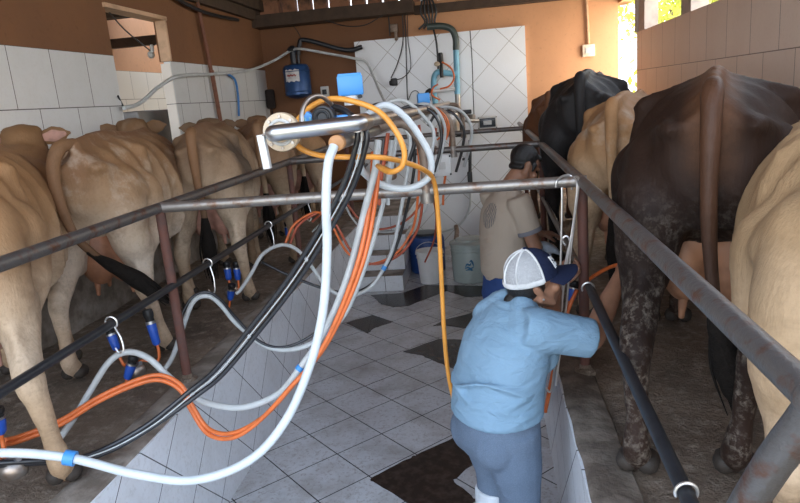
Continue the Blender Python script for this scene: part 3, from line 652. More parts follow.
# ------------------------------------------------------------------ hoses
def hose(label, pts, r, m, cat='hose', name='hose', group=None, n=12, smooth=8, parts=()):
    P = [W(*p) for p in pts]
    b = MB(); b.tube(P, r, n, smooth); o = tag(b.build(name, m), label, cat, group)
    for (i, ln, mm, nm, rr_) in parts:     # sleeves round the hose at control point i
        d = P[min(i + 1, len(P) - 1)] - P[max(i - 1, 0)]; d /= np.linalg.norm(d)
        b = MB(); b.tube([P[i] - d * ln / 2, P[i] + d * ln / 2], rr_, 12, 1); b.build(nm, mm, o)
    return o
G1 = 'milk hoses hanging from the pipeline'
hose('thick white hose hanging before the near cross rail and sweeping to the lower left', [(334, 146, 2.16), (328, 165, 2.12), (326, 205, 2.1), (327, 250, 2.1), (323, 310, 2.08), (310, 365, 2.05), (286, 420, 2.0), (250, 460, 1.95), (195, 480, 1.9), (135, 474, 1.87), (70, 458, 1.85), (0, 453, 1.8), (-60, 462, 1.8)],
     .0158, whitehose, group=G1, parts=((10, .035, bluepl, 'blue_tape', .026),))
hose('grey white hose running beside the orange hoses to an arch under the left hook', [(378, 140, 2.62), (375, 170, 2.6), (366, 205, 2.58), (348, 275, 2.55), (325, 330, 2.55), (300, 368, 2.5), (278, 394, 2.5), (245, 407, 2.52), (215, 405, 2.55), (192, 396, 2.58), (168, 376, 2.6), (148, 358, 2.6), (128, 352, 2.6), (110, 361, 2.55), (92, 388, 2.5), (74, 418, 2.42), (56, 443, 2.35), (40, 462, 2.3)],
     .0145, greyhose, group=G1, parts=((5, .02, bluepl, 'blue_tape', .018),))
E1 = [(373, 152, 2.66), (371, 195, 2.6), (357, 265, 2.52), (324, 345, 2.48), (288, 390, 2.45), (258, 422, 2.45), (232, 438, 2.45), (208, 434, 2.48), (191, 410, 2.52), (180, 390, 2.55), (158, 380, 2.55), (130, 387, 2.5), (96, 403, 2.42), (60, 425, 2.3), (20, 441, 2.2), (4, 445, 2.12)]
hose('bright orange hose looping low over the pit wall, outer one of the pair', E1, .0098, redhose, group=G1)
hose('bright orange hose looping low over the pit wall, inner one of the pair', [(x + 5 if i < 6 else x + 1, y - (0 if i < 3 else 5), Y + .012) for i, (x, y, Y) in enumerate(E1)], .0098, redhose, group=G1)
BL = [(333, 106, 2.42), (347, 112, 2.38), (357, 128, 2.36), (355, 150, 2.36), (342, 188, 2.38), (316, 235, 2.4), (285, 283, 2.42), (250, 328, 2.42), (215, 370, 2.4), (190, 391, 2.38), (150, 423, 2.3), (110, 446, 2.2), (75, 459, 2.1), (35, 461, 2.0), (-20, 464, 1.9)]
hose('black twin hose crossing from the pipeline down to the lower left, upper strand', BL, .0105, blackhose, group=G1)
hose('black twin hose crossing from the pipeline down to the lower left, lower strand', [(x + (9 if i > 1 else 4) * (1 if i < 10 else .4), y + (3 if i < 12 else 2), Y + .012) for i, (x, y, Y) in enumerate(BL)], .0105, blackhose, group=G1)
b = MB()
hose('thin grey stripe hose lying between the two black strands', [(x + 5, y + 1, Y - .012) for x, y, Y in BL[2:13]], .0028, greyhose, group=G1)
hose('thick amber orange hose looped round the pipeline and hanging straight down behind the woman', [(392, 172, 2.5), (378, 166, 2.48), (390, 172, 2.36), (402, 166, 2.34), (404, 150, 2.34), (395, 130, 2.34), (378, 111, 2.36), (352, 101, 2.38), (330, 99, 2.4), (312, 106, 2.42), (298, 120, 2.44), (293, 135, 2.44), (299, 147, 2.4), (318, 155, 2.4), (345, 157, 2.38), (375, 157, 2.4), (400, 161, 2.5), (424, 170, 2.64), (434, 182, 2.78), (438, 215, 2.82), (441, 270, 2.84), (444, 330, 2.86), (448, 372, 2.88), (454, 400, 2.9), (462, 420, 2.9)],
     .0105, orangehose, group=G1)
hose('white hose curled in a wide loop over the nearest cross rail', [(366, 115, 2.7), (385, 105, 2.7), (404, 116, 2.72), (422, 140, 2.74), (431, 160, 2.74), (428, 178, 2.74), (410, 188, 2.72), (388, 187, 2.7), (370, 178, 2.66), (360, 166, 2.6), (357, 140, 2.56), (360, 128, 2.55)], .0145, whitehose, group=G1)
hose('grey hose behind the left post with a low arch on the second hook', [(392, 140, 3.4), (388, 180, 3.4), (372, 245, 3.35), (350, 305, 3.3), (328, 332, 3.25), (300, 348, 3.2), (268, 347, 3.2), (238, 325, 3.25), (220, 304, 3.3), (207, 296, 3.3), (193, 302, 3.25), (182, 330, 3.2), (172, 358, 3.15), (158, 378, 3.1)], .0135, greyhose, group=G1, parts=((4, .03, bluepl, 'blue_tape', .017),))
hose('black hose lying over the pit edge below the left post', [(384, 140, 3.42), (376, 200, 3.4), (352, 285, 3.3), (325, 325, 3.25), (290, 346, 3.2), (262, 343, 3.2), (236, 318, 3.25), (220, 299, 3.3), (205, 292, 3.3), (190, 300, 3.25), (177, 325, 3.2)], .0085, blackhose, group=G1)
hose('grey hose arching on the third hook in front of the third cow', [(404, 126, 4.3), (410, 150, 4.3), (396, 235, 4.3), (384, 268, 4.25), (368, 289, 4.2), (345, 296, 4.2), (326, 286, 4.2), (309, 263, 4.25), (296, 249, 4.3), (281, 245, 4.3), (263, 254, 4.2), (251, 274, 4.15), (241, 289, 4.1), (236, 294, 4.08)], .013, greyhose, group=G1, parts=((3, .03, bluepl, 'blue_tape', .017),))
hose('black hose hanging beside the steps from the far pipeline', [(412, 128, 4.4), (414, 170, 4.4), (401, 232, 4.4), (388, 264, 4.35), (372, 284, 4.3), (350, 293, 4.3), (322, 288, 4.3), (286, 274, 4.3), (262, 262, 4.3)], .0105, blackhose, group=G1)
for i, (dx, m, lb) in enumerate(((0, deepred, 'dull red hose draped in two waves in front of the steps, left strand'), (5, redhose, 'red hose draped in two waves in front of the steps, right strand'))):
    hose(lb, [(419 - dx, 125, 4.7), (424 - dx, 160, 4.7), (421 - dx, 215, 4.7), (412 - dx, 240, 4.7), (396 - dx, 257, 4.65), (372 - dx, 264, 4.6), (352 - dx, 252, 4.6), (337 - dx, 226, 4.6), (325 - dx, 213, 4.65), (313 - dx, 215, 4.65), (298 - dx, 226, 4.6), (290 - dx, 244, 4.55)], .0095, m, group=G1)
hose('dull red hose curving past the top step to the far left cows', [(436, 128, 5.9), (430, 170, 5.9), (420, 205, 5.85), (400, 224, 5.8), (375, 229, 5.8), (358, 218, 5.8), (344, 200, 5.8), (338, 196, 5.85), (325, 210, 5.8), (312, 222, 5.75)], .0105, deepred, group=G1)
hose('pale hose curving past the top step beside the red one', [(440, 128, 6.0), (436, 175, 6.0), (424, 212, 5.95), (395, 231, 5.9), (365, 229, 5.9), (352, 218, 5.9), (343, 201, 5.9), (338, 197, 5.9), (330, 214, 5.9), (312, 232, 5.85)], .0095, greyhose, group=G1)
hose('dull red hose hanging down to the white bucket', [(431, 150, 5.6), (431, 185, 5.7), (436, 215, 5.9), (434, 240, 6.2), (425, 262, 6.4)], .009, deepred, group=G1)
for i, (x0, y0, x1, y1, x2, y2, Y, m, lb) in enumerate((
        (372, 105, 398, 108, 415, 140, 3.6, blackhose, 'black hose arching off the pipeline behind the white loop'),
        (385, 102, 425, 118, 432, 150, 4.0, greyhose, 'grey hose arching off the pipeline behind the orange loop'),
        (402, 107, 432, 112, 440, 150, 4.6, blackhose, 'black hose arching off the pipeline near the middle cross rail'),
        (415, 105, 438, 112, 442, 150, 4.9, greyhose, 'grey hose arching over the middle cross rail'),
        (432, 108, 462, 112, 470, 145, 5.6, greyhose, 'far grey hose arching toward the control box'),
        (436, 112, 456, 116, 462, 150, 6.0, blackhose, 'far black hose arching toward the control box'))):
    hose(lb, [(x0 - 8, y0 + 14, Y), (x0, y0 + 2, Y), ((x0 + x1) / 2, min(y0, y1) - 1, Y), (x1, y1, Y), ((x1 + x2) / 2 + 5, (y1 + y2) / 2 - 2, Y), (x2, y2, Y), (x2 - 6, y2 + 22, Y)], .0115 if Y < 5 else .013, m, group='hoses arching over the pipeline')
for i in range(4):
    hose(('topmost', 'second', 'third', 'lowest')[i] + ' red tube of the small bundle behind the far blue pulsator', [(424 + i * 2, 106 + i * 1.5, 5.1 + i * .06), (436 + i, 108 + i * 2, 5.1 + i * .06), (446 - i, 117 + i * 2, 5.1 + i * .06), (449 - i * 2, 128 + i * 2, 5.1 + i * .06), (446 - i * 3, 140, 5.1 + i * .06)], .007, redhose, group='red tubes behind the blue pulsator')
for x, Y, m, lb in ((388, 3.3, deepred, 'red tube hanging under the pipeline left of the brown support'), (397, 3.5, greyhose, 'pale tube hanging under the pipeline right of the red one'), (452, 5.4, redhose, 'orange tube hanging under the far end of the pipeline')):
    hose(lb, [(x, 133 if Y < 5 else 125, Y), (x - 3, 155, Y), (x - 8, 185, Y), (x - 9, 205, Y)], .010, m, group=G1)
# hooks
def shook(X, Y, z, drop, label, rad=.022, group='white wire hooks on the rails', lean=0.0):
    b = MB(); P = []
    for a in range(200, -61, -20): P.append((X + rad * math.cos(R(a)), Y - .004, z + rad * math.sin(R(a)) - .0))
    P += [(X + rad * .6 + lean * .5, Y - .02, z - drop * .5), (X + lean + .0, Y - .03, z - drop + .015), (X + lean - .018, Y - .035, z - drop), (X + lean - .035, Y - .03, z - drop + .02)]
    b.tube(P, .0042, 8, 3, ball=True); return tag(b.build('wire_hook', wire), label, 'hook', group)
def hookY(X, Y, z, drop, label, rad=.024, dy=.08):
    """hook whose plane runs along the pit, hanging on a rail seen from its end side"""
    return shook(X, Y, z, drop, label, rad, lean=dy)
shook(-1.60, 2.43, .535, .125, 'white wire hook on the black rail holding the near grey hose arch', .026, lean=.05)
shook(-1.60, 3.42, .535, .17, 'white wire hook on the black rail just past the left post', .026, lean=.03)
shook(-1.60, 4.5, .54, .17, 'white wire hook holding the grey hose arch in front of the third cow', .026, lean=.03)
shook(-1.60, 5.55, .54, .17, 'farthest white wire hook on the left black rail', .026, lean=.03)
shook(.40, 2.80, .488, .15, 'white wire hook at the upper end of the right black rail', .026, lean=.07)
shook(.405, 1.38, .436, .12, 'white wire hook at the lower end of the right black rail', .024, lean=-.02)
def hanger(pts, label, loop=True):
    P = [W(*p) for p in pts]; b = MB(); b.tube(P, .0048, 8, 5, ball=True)
    return tag(b.build('hanger_rod', wire), label, 'hook', 'steel hanger rods beside the woman in the cap')
hanger([(556, 187, 2.965), (557, 181, 2.965), (563, 176, 2.98), (571, 176, 3.0), (577, 183, 2.965), (576, 200, 2.955), (573, 225, 2.95), (566, 270, 2.93), (560, 320, 2.9), (553, 380, 2.87), (550, 392, 2.87), (546, 388, 2.87)], 'steel rod with large loop over the cross rail end')
hanger([(572, 189, 3.03), (571, 181, 3.03), (574, 177, 3.0), (579, 181, 2.96), (575, 215, 2.94), (570, 260, 2.92), (567, 300, 2.9), (561, 345, 2.87), (556, 385, 2.85)], 'steel rod hanging right beside the looped one')
hanger([(562, 188, 2.965), (562, 205, 2.96), (561, 250, 2.95), (559, 300, 2.93), (557, 340, 2.9)], 'thin straight steel rod hanging from the cross rail')
hanger([(565, 245, 2.96), (562, 240, 2.96), (566, 236, 2.96), (570, 241, 2.955), (567, 255, 2.95), (563, 280, 2.94), (562, 310, 2.93)], 'short steel rod with small ring behind the cap visor')
# ------------------------------------------------------------------ milking clusters
def cluster(label, cups, claw, group='milking clusters with blue cups', tube=redhose, sleeve=cupblue):
    c0 = W(*claw) if claw else np.mean([W(*q[1]) for q in cups], 0)
    t = thing('milking_cluster', label, 'milking cluster', c0, 0, group)
    if claw:
        b = MB(); b.lathe(c0, [(.018, -.03), (.045, -.02), (.052, 0), (.050, .025), (.030, .045), (.012, .05)], 20); b.build('claw', dullsteel, t)
        b = MB(); b.tube([c0 + np.array([0, 0, .045]), c0 + np.array([.05, -.02, .06])], .011, 10, 1); b.build('outlet', stainless, t)
    for top, bot in cups:
        a, d = W(*top), W(*bot); ax = a - d; ax /= np.linalg.norm(ax); ln = np.linalg.norm(a - d)
        b = MB(); b.lathe(d, [(.014, 0), (.022, .012), (.024, ln * .3), (.027, ln * .62), (.026, ln * .66)], 16, ax); sh = b.build('cup_shell', sleeve, t)
        b = MB(); b.lathe(d, [(.020, ln * .64), (.024, ln * .70), (.022, ln * .76), (.026, ln * .80), (.029, ln * .9), (.026, ln), (.016, ln * 1.02)], 16, ax); b.build('cup_liner', rubber, sh)
        b = MB(); b.tube([d + ax * ln * .6, d + ax * ln * .68], .0275, 14, 1); b.build('cup_ring', stainless, sh)
        e = c0 + (d - c0) * .3; mid = d - ax * .07 + (c0 - d) * .15
        b = MB(); b.tube([d + ax * .01, d - ax * .035, mid, e + np.array([0, 0, .02]), c0 + np.array([0, 0, .03])], .0085, 10, 5); b.build('milk_tube', tube, t)
    return t
cluster('milking cluster under the cow with the swung tail, blue cups with black tops', [((108, 326, 3.18), (117, 350, 3.16)), ((147, 310, 3.22), (157, 345, 3.2)), ((134, 356, 3.08), (127, 379, 3.05))], (136, 372, 3.12))
cluster('milking cluster on the floor by the near left cow, blue cup at the photo edge', [((-4, 408, 2.1), (1, 434, 2.1)), ((-22, 415, 2.1), (-14, 440, 2.1))], (14, 470, 1.98))
cluster('milking cluster hanging under the third cow on the left', [((226, 262, 4.35), (229, 280, 4.33)), ((236, 262, 4.4), (238, 280, 4.38)), ((232, 284, 4.3), (230, 300, 4.3))], (231, 292, 4.35))
cluster('milking cluster under the fourth cow on the left', [((287, 222, 5.5), (288, 236, 5.48)), ((294, 224, 5.5), (295, 238, 5.48))], (291, 244, 5.5))
cluster('blue milking cup held against the ginger cow beside the right post', [((575, 281, 3.1), (570, 301, 3.08))], None)
hose('orange hose from the held milking cup to the dark cow udder', [(569, 306, 3.06), (574, 295, 3.1), (582, 285, 3.12), (594, 276, 3.16), (608, 268, 3.2), (622, 264, 3.25), (634, 264, 3.3)], .0095, redhose, group=G1)
hose('orange hose hanging from the held cup beside the woman', [(577, 290, 3.06), (569, 308, 3.02), (560, 340, 2.98), (553, 372, 2.95), (548, 398, 2.92), (545, 412, 2.92)], .0095, redhose, group=G1)
# ------------------------------------------------------------------ people
def skinmat(name, col):
    m, t, b = newmat(name); v = coords(t); n1 = noise(t, v, 14, 4)
    t.links.new(mixc(t, ramp(t, n1, .4, .7), col, tuple(c * .8 for c in col)), b.inputs['Base Color']); b.inputs['Roughness'].default_value = .5
    b.inputs['Subsurface Weight'].default_value = .08; b.inputs['Subsurface Radius'].default_value = (.01, .004, .002); return m
def clothmat(name, col, col2, wrinkle=.5, scale=9, heather=0.0):
    m, t, b = newmat(name); v = coords(t)
    mp = t.nodes.new('ShaderNodeMapping'); mp.inputs['Scale'].default_value = (1, 1, 2.2); t.links.new(v, mp.inputs[0])
    n1 = noise(t, mp.outputs[0], scale, 3, .5, .8); n2 = noise(t, v, 300, 2)
    c = mixc(t, ramp(t, noise(t, v, 4, 4), .4, .7), col, col2)
    if heather: c = mixc(t, mathn(t, 'MULTIPLY', ramp(t, n2, .45, .6), heather), c, tuple(min(1, q * 1.5) for q in col))
    t.links.new(c, b.inputs['Base Color']); b.inputs['Roughness'].default_value = .9; b.inputs['Specular IOR Level'].default_value = .2
    bump(t, b, mathn(t, 'ADD', n1, mathn(t, 'MULTIPLY', n2, .06)), wrinkle, .022); return m
skin = skinmat('tan_skin', (.38, .19, .115)); skin2 = skinmat('brown_skin', (.33, .165, .10))
hairm = M('black_hair', (.012, .010, .009), .45, scale=30, bmp=.6, bscale=120)
A = np.array
def unit(v): v = A(v, float); return v / np.linalg.norm(v)
def hand(mb, wrist, d, nrm, thumb_side, curl=(.5, .55, .6, .65), s=1.0):
    """palm and five fingers: d along the fingers, nrm out of the palm"""
    d = unit(d); nrm = A(nrm, float); nrm = unit(nrm - d * nrm.dot(d)); sd = np.cross(d, nrm) * thumb_side
    w = A(wrist, float)
    for q in (-.026, -.009, .009, .026):
        mb.tube([w + d * .005 + sd * q * .6, w + d * .045 * s + sd * q, w + d * .085 * s + sd * q], [.0135, .0145, .0125], 8, 2, ball=True)
    for i, (q, ln) in enumerate(((.027, .072), (.009, .080), (-.009, .074), (-.026, .058))):
        p = w + d * .085 * s + sd * q; P = [p - d * .02, p]; a = 0.0
        for j, f in enumerate((.45, .32, .23)):
            a += curl[i] * (1.0 if j else .7); p = p + (d * math.cos(a) + nrm * math.sin(a)) * ln * f * s; P.append(p)
        mb.tube(P, [.0095, .0095, .0088, .0082, .007], 8, 3, ball=True)
    b0 = w + d * .02 + sd * .022; b1 = w + d * .05 + sd * .050 + nrm * .012; b2 = w + d * .078 + sd * .052 + nrm * .03; b3 = w + d * .098 + sd * .044 + nrm * .042
    mb.tube([b0, b1, b2, b3], [.015, .0125, .0105, .008], 8, 3, ball=True)
def head(mb, c, f, up, s=1.0):
    """skull, jaw, nose, mouth, ears; f faces forward"""
    f = unit(f); up = A(up, float); up = unit(up - f * up.dot(f)); r = np.cross(f, up); Rm = A([r, f, up]).T
    g = lambda x, y, z: A(c) + s * (r * x + f * y + up * z)
    mb.ell(g(0, -.012, .025), (.075 * s, .094 * s, .088 * s), Rm); mb.ell(g(0, .022, -.035), (.060 * s, .070 * s, .075 * s), Rm)
    mb.ell(g(0, .052, -.088), (.034 * s, .030 * s, .024 * s), Rm)                       # chin
    for q in (-1, 1):
        mb.tube([g(q * .062, -.012, -.05), g(q * .045, .035, -.088)], [.024 * s, .02 * s], 8, 1, ball=True)    # jaw
        mb.ell(g(q * .044, .066, -.030), (.024 * s, .02 * s, .022 * s), Rm)              # cheek
        mb.tube([g(q * .012, .088, .018), g(q * .045, .076, .020)], [.011 * s, .009 * s], 8, 1, ball=True)      # brow
        E0 = [g(q * .074, -.006, -.035), g(q * .083, -.016, -.012), g(q * .086, -.026, .008), g(q * .082, -.036, .006), g(q * .078, -.030, -.018)]
        mb.tube(E0 + [E0[0]], .0085 * s, 8, 3); mb.ell(g(q * .076, -.014, -.02), (.008 * s, .012 * s, .02 * s), Rm)  # ear
    mb.tube([g(0, .088, .012), g(0, .104, -.018), g(0, .116, -.036)], [.008 * s, .010 * s, .014 * s], 8, 2, ball=True)
    for q in (-1, 1): mb.ell(g(q * .012, .100, -.040), (.010 * s, .012 * s, .009 * s), Rm)
    mb.tube([g(-.022, .082, -.066), g(0, .092, -.063), g(.022, .082, -.066)], [.005 * s, .007 * s, .005 * s], 8, 3, ball=True)
    mb.tube([g(-.020, .080, -.076), g(0, .090, -.077), g(.020, .080, -.076)], [.005 * s, .0085 * s, .005 * s], 8, 3, ball=True)
    return g, Rm
def oval(c, r, a, b_, n=28):
    """ring: lateral axis r (half a), forward axis f (half b)"""
    return [A(c) + A(r[0]) * a * math.copysign(abs(math.cos(2 * math.pi * i / n)) ** .9, math.cos(2 * math.pi * i / n)) + A(r[1]) * b_ * math.copysign(abs(math.sin(2 * math.pi * i / n)) ** .9, math.sin(2 * math.pi * i / n)) for i in range(n)]

# ---- woman in the light blue t-shirt
def woman():
    f0 = unit((.84, .54, 0)); r0 = A((f0[1], -f0[0], 0))
    pel = A((-.012, 2.52, .07)); base = (-.01, 2.52, PZ)
    t = thing('person', 'woman in light blue t-shirt and navy and white cap reaching under the right rail', 'person', base)
    up = lambda s_, z, fw: pel * A([1, 1, 0]) + A([0, 0, z]) + f0 * fw + r0 * s_
    chest = up(0, .38, .075); neck = up(0, .515, .12); hc = up(.03, .585, .185)
    shR, shL = up(.165, .445, .085), up(-.135, .425, .12)
    elR = A((.37, 2.50, .372)); wrR = A((.545, 2.84, .53)); elL = up(-.06, .25, .30); wrL = A((.285, 2.98, .465))
    ft = {1: (up(.085, PZ, .02), 1), -1: (up(-.085, PZ, -.02), -1)}
    legs = {q: [up(q * .088, .02, 0), up(q * .088, -.32, .03), up(q * .085, -.62, -.01)] for q in (1, -1)}
    b = MB()
    fh = unit(A([.92, .36, .20])); g, Rm = head(b, hc, fh, (0, 0, 1), 1.0)
    b.tube([neck - A([0, 0, .06]) - f0 * .02, neck + f0 * .01, hc - A([0, 0, .03]) - f0 * .01], [.062, .054, .056], 12, 3, ball=True)
    b.loft([oval(up(0, z, fw), (r0, f0), a, d) for z, fw, a, d in ((-.06, 0, .12, .10), (.04, 0, .165, .13), (.16, .02, .155, .125), (.30, .06, .165, .125), (.42, .09, .165, .10), (.50, .11, .09, .07))])
    for s_, e, w, hd, nr, th in ((shR, elR, wrR, (.35, .6, .35), (-.4, -.2, .9), 1), (shL, elL, wrL, (.55, .0, .35), (-.3, -.6, .5), -1)):
        b.tube([s_, s_ * .5 + e * .5, e], [.062, .053, .047], 12, 3, ball=True); b.tube([e, e * .6 + w * .4, w], [.048, .046, .030], 12, 3, ball=True, flat=(1, 1))
        hand(b, w, hd, nr, th, (.55, .6, .6, .65))
    for q in (1, -1): b.tube(legs[q], [.105, .062, .045], 12, 4, ball=True)
    b.blob('body', skin, t, .0062, 4, .5)
    # t-shirt
    shirt = clothmat('light_blue_jersey_cloth', (.235, .365, .485), (.205, .33, .44), .75, 9)
    s = MB()
    s.loft([oval(up(0, z, fw), (r0, f0), a, d) for z, fw, a, d in ((.055, -.005, .200, .175), (.08, -.005, .203, .178), (.13, .0, .203, .175), (.20, .012, .205, .172), (.30, .04, .210, .165), (.38, .06, .205, .152), (.44, .08, .175, .125), (.49, .10, .115, .092), (.525, .115, .075, .070))])
    for s_, e, fl in ((shR, elR, .97), (shL, elL, .85)):
        s.tube([s_ - (e - s_) * .25, s_, s_ * .5 + e * .5, s_ + (e - s_) * fl], [.075, .088, .082, .080], 18, 3)
    for q in (1, -1): s.tube([up(q * .13, .43, .06), up(q * .06, .50, .10)], [.07, .055], 12, 2, ball=True)
    for q in (1, -1): s.ell(up(q * .085, .30, .155), (.085, .075, .085))        # bust
    # folds at the waist and under the arm
    for z, o, dz in ((.095, .18, .02), (.135, .183, -.02), (.175, .182, .025), (.23, .18, -.03)):
        P = []
        for k in range(9):
            a = math.radians(-150 + 22 * k + o * 40); P.append(up(.207 * math.cos(a), z + dz * math.sin(k * 1.1) , .175 * math.sin(a)))
        s.tube(P, [.002, .007, .009, .010, .009, .010, .008, .006, .002], 8, 3, ball=True)
    for k in range(4):
        s.tube([shR - r0 * .03 + A([0, 0, -.06 - .02 * k]), up(.09 - k * .04, .26 - .06 * k, -.12 + .01 * k), up(-.02 - .05 * k, .16 - .05 * k, -.16)], [.010, .008, .002], 8, 4, ball=True)
    so_ = s.blob('t_shirt', shirt, t, .009, 4, .5)
    hemR = elR; 
    # trousers
    tr = clothmat('blue_grey_sweat_cloth', (.125, .165, .225), (.10, .135, .19), .45, 6, .35)
    s = MB()
    s.loft([oval(up(0, z, fw), (r0, f0), a, d) for z, fw, a, d in ((-.10, -.005, .172, .150), (-.04, -.012, .185, .168), (.03, -.008, .190, .165), (.10, .0, .185, .158))])
    for q in (1, -1):
        s.ell(up(q * .08, -.03, -.07), (.105, .105, .115))
        L = legs[q]; s.tube([L[0], L[0] * .55 + L[1] * .45, L[1] + A([0, 0, .02]), L[1] * .55 + L[2] * .45, L[2] + A([0, 0, .10])], [.122, .112, .088, .080, .074], 16, 4)
    for k in range(3): s.tube([up(.10, -.20 - .05 * k, -.10), up(.16, -.22 - .05 * k, .0), up(.10, -.25 - .05 * k, .10)], [.003, .008, .003], 8, 4, ball=True)
    s.blob('trousers', tr, t, .009, 4, .5)
    boot = M('white_rubber_boot', (.72, .76, .80), .35, scale=6)
    for q in (1, -1):
        s = MB(); L = legs[q]; bt = L[1] * .55 + L[2] * .45
        a = A([bt[0], bt[1], -.36]); g0 = A([L[2][0], L[2][1], PZ + .07])
        top_z = -.35 if q < 0 else -.42
        s.tube([A([bt[0], bt[1], top_z]), bt * .4 + g0 * .6 + A([0, 0, .0]), g0 + A([0, 0, .02])], [.083, .074, .062], 16, 4)
        s.tube([g0 - f0 * .05 - A([0, 0, .02]), g0 + f0 * .06 - A([0, 0, .025]), g0 + f0 * .16 - A([0, 0, .035])], [.048, .046, .034], 14, 3, ball=True, flat=(1.1, 1))
        s.box(g0 + f0 * .05 - A([0, 0, .06]), (.25, .10, .025), A([f0, r0, [0, 0, 1]]).T, .01)
        s.blob('boot', boot, t, .008, 3)
    # hair: cap of hair and pony tail
    fd = Rm[:, 1]; ru = Rm[:, 0]; uu = Rm[:, 2]
    s = MB(); s.ell(g(0, -.030, .020), (.083, .092, .088), Rm); s.tube([g(.0, -.085, -.035), g(-.005, -.115, -.045), g(-.01, -.14, -.065)], [.026, .032, .018], 12, 4, ball=True)
    s.tube([g(.055, -.055, -.02), g(0, -.085, -.035), g(-.055, -.055, -.02)], [.018, .022, .018], 8, 3, ball=True)
    s.blob('hair', hairm, t, .007, 3)
    # cap: navy front panels and visor, white mesh behind
    navy = clothmat('navy_cap_cloth', (.018, .025, .060), (.015, .02, .05), .2, 20)
    m, tn, bb = newmat('white_cap_mesh'); v = coords(tn)
    vv = tn.nodes.new('ShaderNodeTexVoronoi'); vv.inputs['Scale'].default_value = 260; tn.links.new(v, vv.inputs['Vector'])
    tn.links.new(mixc(tn, ramp(tn, vv.outputs['Distance'], .30, .5), (.54, .55, .55), (.38, .38, .39)), bb.inputs['Base Color']); bb.inputs['Roughness'].default_value = .8; meshm = m
    cb = thing_part = MB(); n, mm = 36, 12; V = []
    def dome(th, a, k=1.0):   # a: 0 = front
        rr = math.sin(th); x, y, z = .099 * rr * math.sin(a) * k, (.113 * rr * math.cos(a) - .008) * k, .012 + .122 * math.cos(th) ** .9 * k if math.cos(th) > 0 else .012
        return g(x, y, z + .012)
    def part(a0, a1, name, mat, th0=0.02, k=1.0, th1=math.pi / 2):
        s = MB(); V = []; na, nb = 22, 10
        for kk in (k, k - .035):
            for j in range(nb + 1):
                th = th0 + (th1 - th0) * j / nb
                for i in range(na + 1): V.append(dome(th, a0 + (a1 - a0) * i / na, kk))
        N = (na + 1) * (nb + 1); Fs = []
        for j in range(nb):
            for i in range(na):
                q = j * (na + 1) + i; Fs += [(q, q + 1, q + na + 2, q + na + 1), (N + q, N + q + na + 1, N + q + na + 2, N + q + 1)]
        for i in range(na):
            q = nb * (na + 1) + i; Fs += [(q, q + 1, N + q + 1, N + q), (i + 1, i, N + i, N + i + 1)]
        for j in range(nb):
            q = j * (na + 1); Fs += [(q, q + na + 1, N + q + na + 1, N + q), (q + na, N + q + na, N + q + 2 * na + 1, q + 2 * na + 1)]
        s.add(V, Fs); return s.build(name, mat, capo)
    capo = MB(); capo.ell(g(0, -.006, .150), (.009, .009, .006)); capo = capo.build('cap', navy, t); capo['label'] = 'navy and white cap'
    part(-1.45, 1.45, 'front_panel', navy); part(1.45, 2 * math.pi - 1.45, 'mesh_panel', meshm, k=.992)
    wseam = M('white_seam_tape', (.75, .75, .74), .7)
    for a in (1.47, math.pi * .78, math.pi, math.pi * 1.22, 2 * math.pi - 1.47):
        s = MB(); s.tube([dome(.05 + (math.pi / 2 - .05) * j / 10, a, 1.006) for j in range(11)], .0042, 6, 2); s.build('seam', wseam, capo)
    s = MB(); s.tube([dome(math.pi / 2, 1.5 + (2 * math.pi - 3.0) * j / 24, 1.012) + uu * .006 for j in range(25)], .0095, 8, 1, flat=(.5, 1.2)); s.build('rim_band', wseam, capo)
    s = MB(); V = []; na, nb = 18, 6
    for kz in (0, -.006):
        for j in range(nb + 1):
            for i in range(na + 1):
                a = -1.25 + 2.5 * i / na; e = dome(math.pi / 2, a, .995); x = math.sin(a)
                V.append(e + fd * (.088 * j / nb * math.cos(a * .75)) + uu * (-.016 * (j / nb) - .020 * x * x * (.3 + j / nb) + .004 + kz))
    N = (na + 1) * (nb + 1); Fs = []
    for j in range(nb):
        for i in range(na): q = j * (na + 1) + i; Fs += [(q, q + 1, q + na + 2, q + na + 1), (N + q, N + q + na + 1, N + q + na + 2, N + q + 1)]
    for i in range(na): q = nb * (na + 1) + i; Fs += [(q, q + 1, N + q + 1, N + q), (i + 1, i, N + i, N + i + 1)]
    for j in range(nb): q = j * (na + 1); Fs += [(q, q + na + 1, N + q + na + 1, N + q), (q + na, N + q + na, N + q + 2 * na + 1, q + 2 * na + 1)]
    s.add(V, Fs); s.build('visor', navy, capo)
    # small white stitched script on the side of the front panel
    s = MB()
    def cp(u, w): return dome(1.12 - w * .75, .62 + u * .75, 1.012)
    for st_ in (((-.10, .18), (-.16, .10), (-.06, .04), (-.12, -.06), (-.20, -.02)), ((.0, .16), (-.03, .0), (-.02, -.12)), ((.03, .10), (.12, .14), (.10, .02), (.04, .0), (.13, -.10)), ((-.2, -.16), (.0, -.19), (.16, -.15))):
        s.tube([cp(-w_ * 1.0, u_ * 1.6) for u_, w_ in st_], .0026, 6, 5, ball=True)
    s.build('stitched_mark', wseam, capo)
    # eyes, earring
    for q in (1, -1):
        e = MB(); e.ell(g(q * .031, .073, .0), (.012, .012, .010), Rm); e.build('eye', eyem, t)
    e = MB(); e.ell(g(.086, -.012, -.048), (.005, .005, .005)); e.build('earring', stainless, t)
    return t
woman()

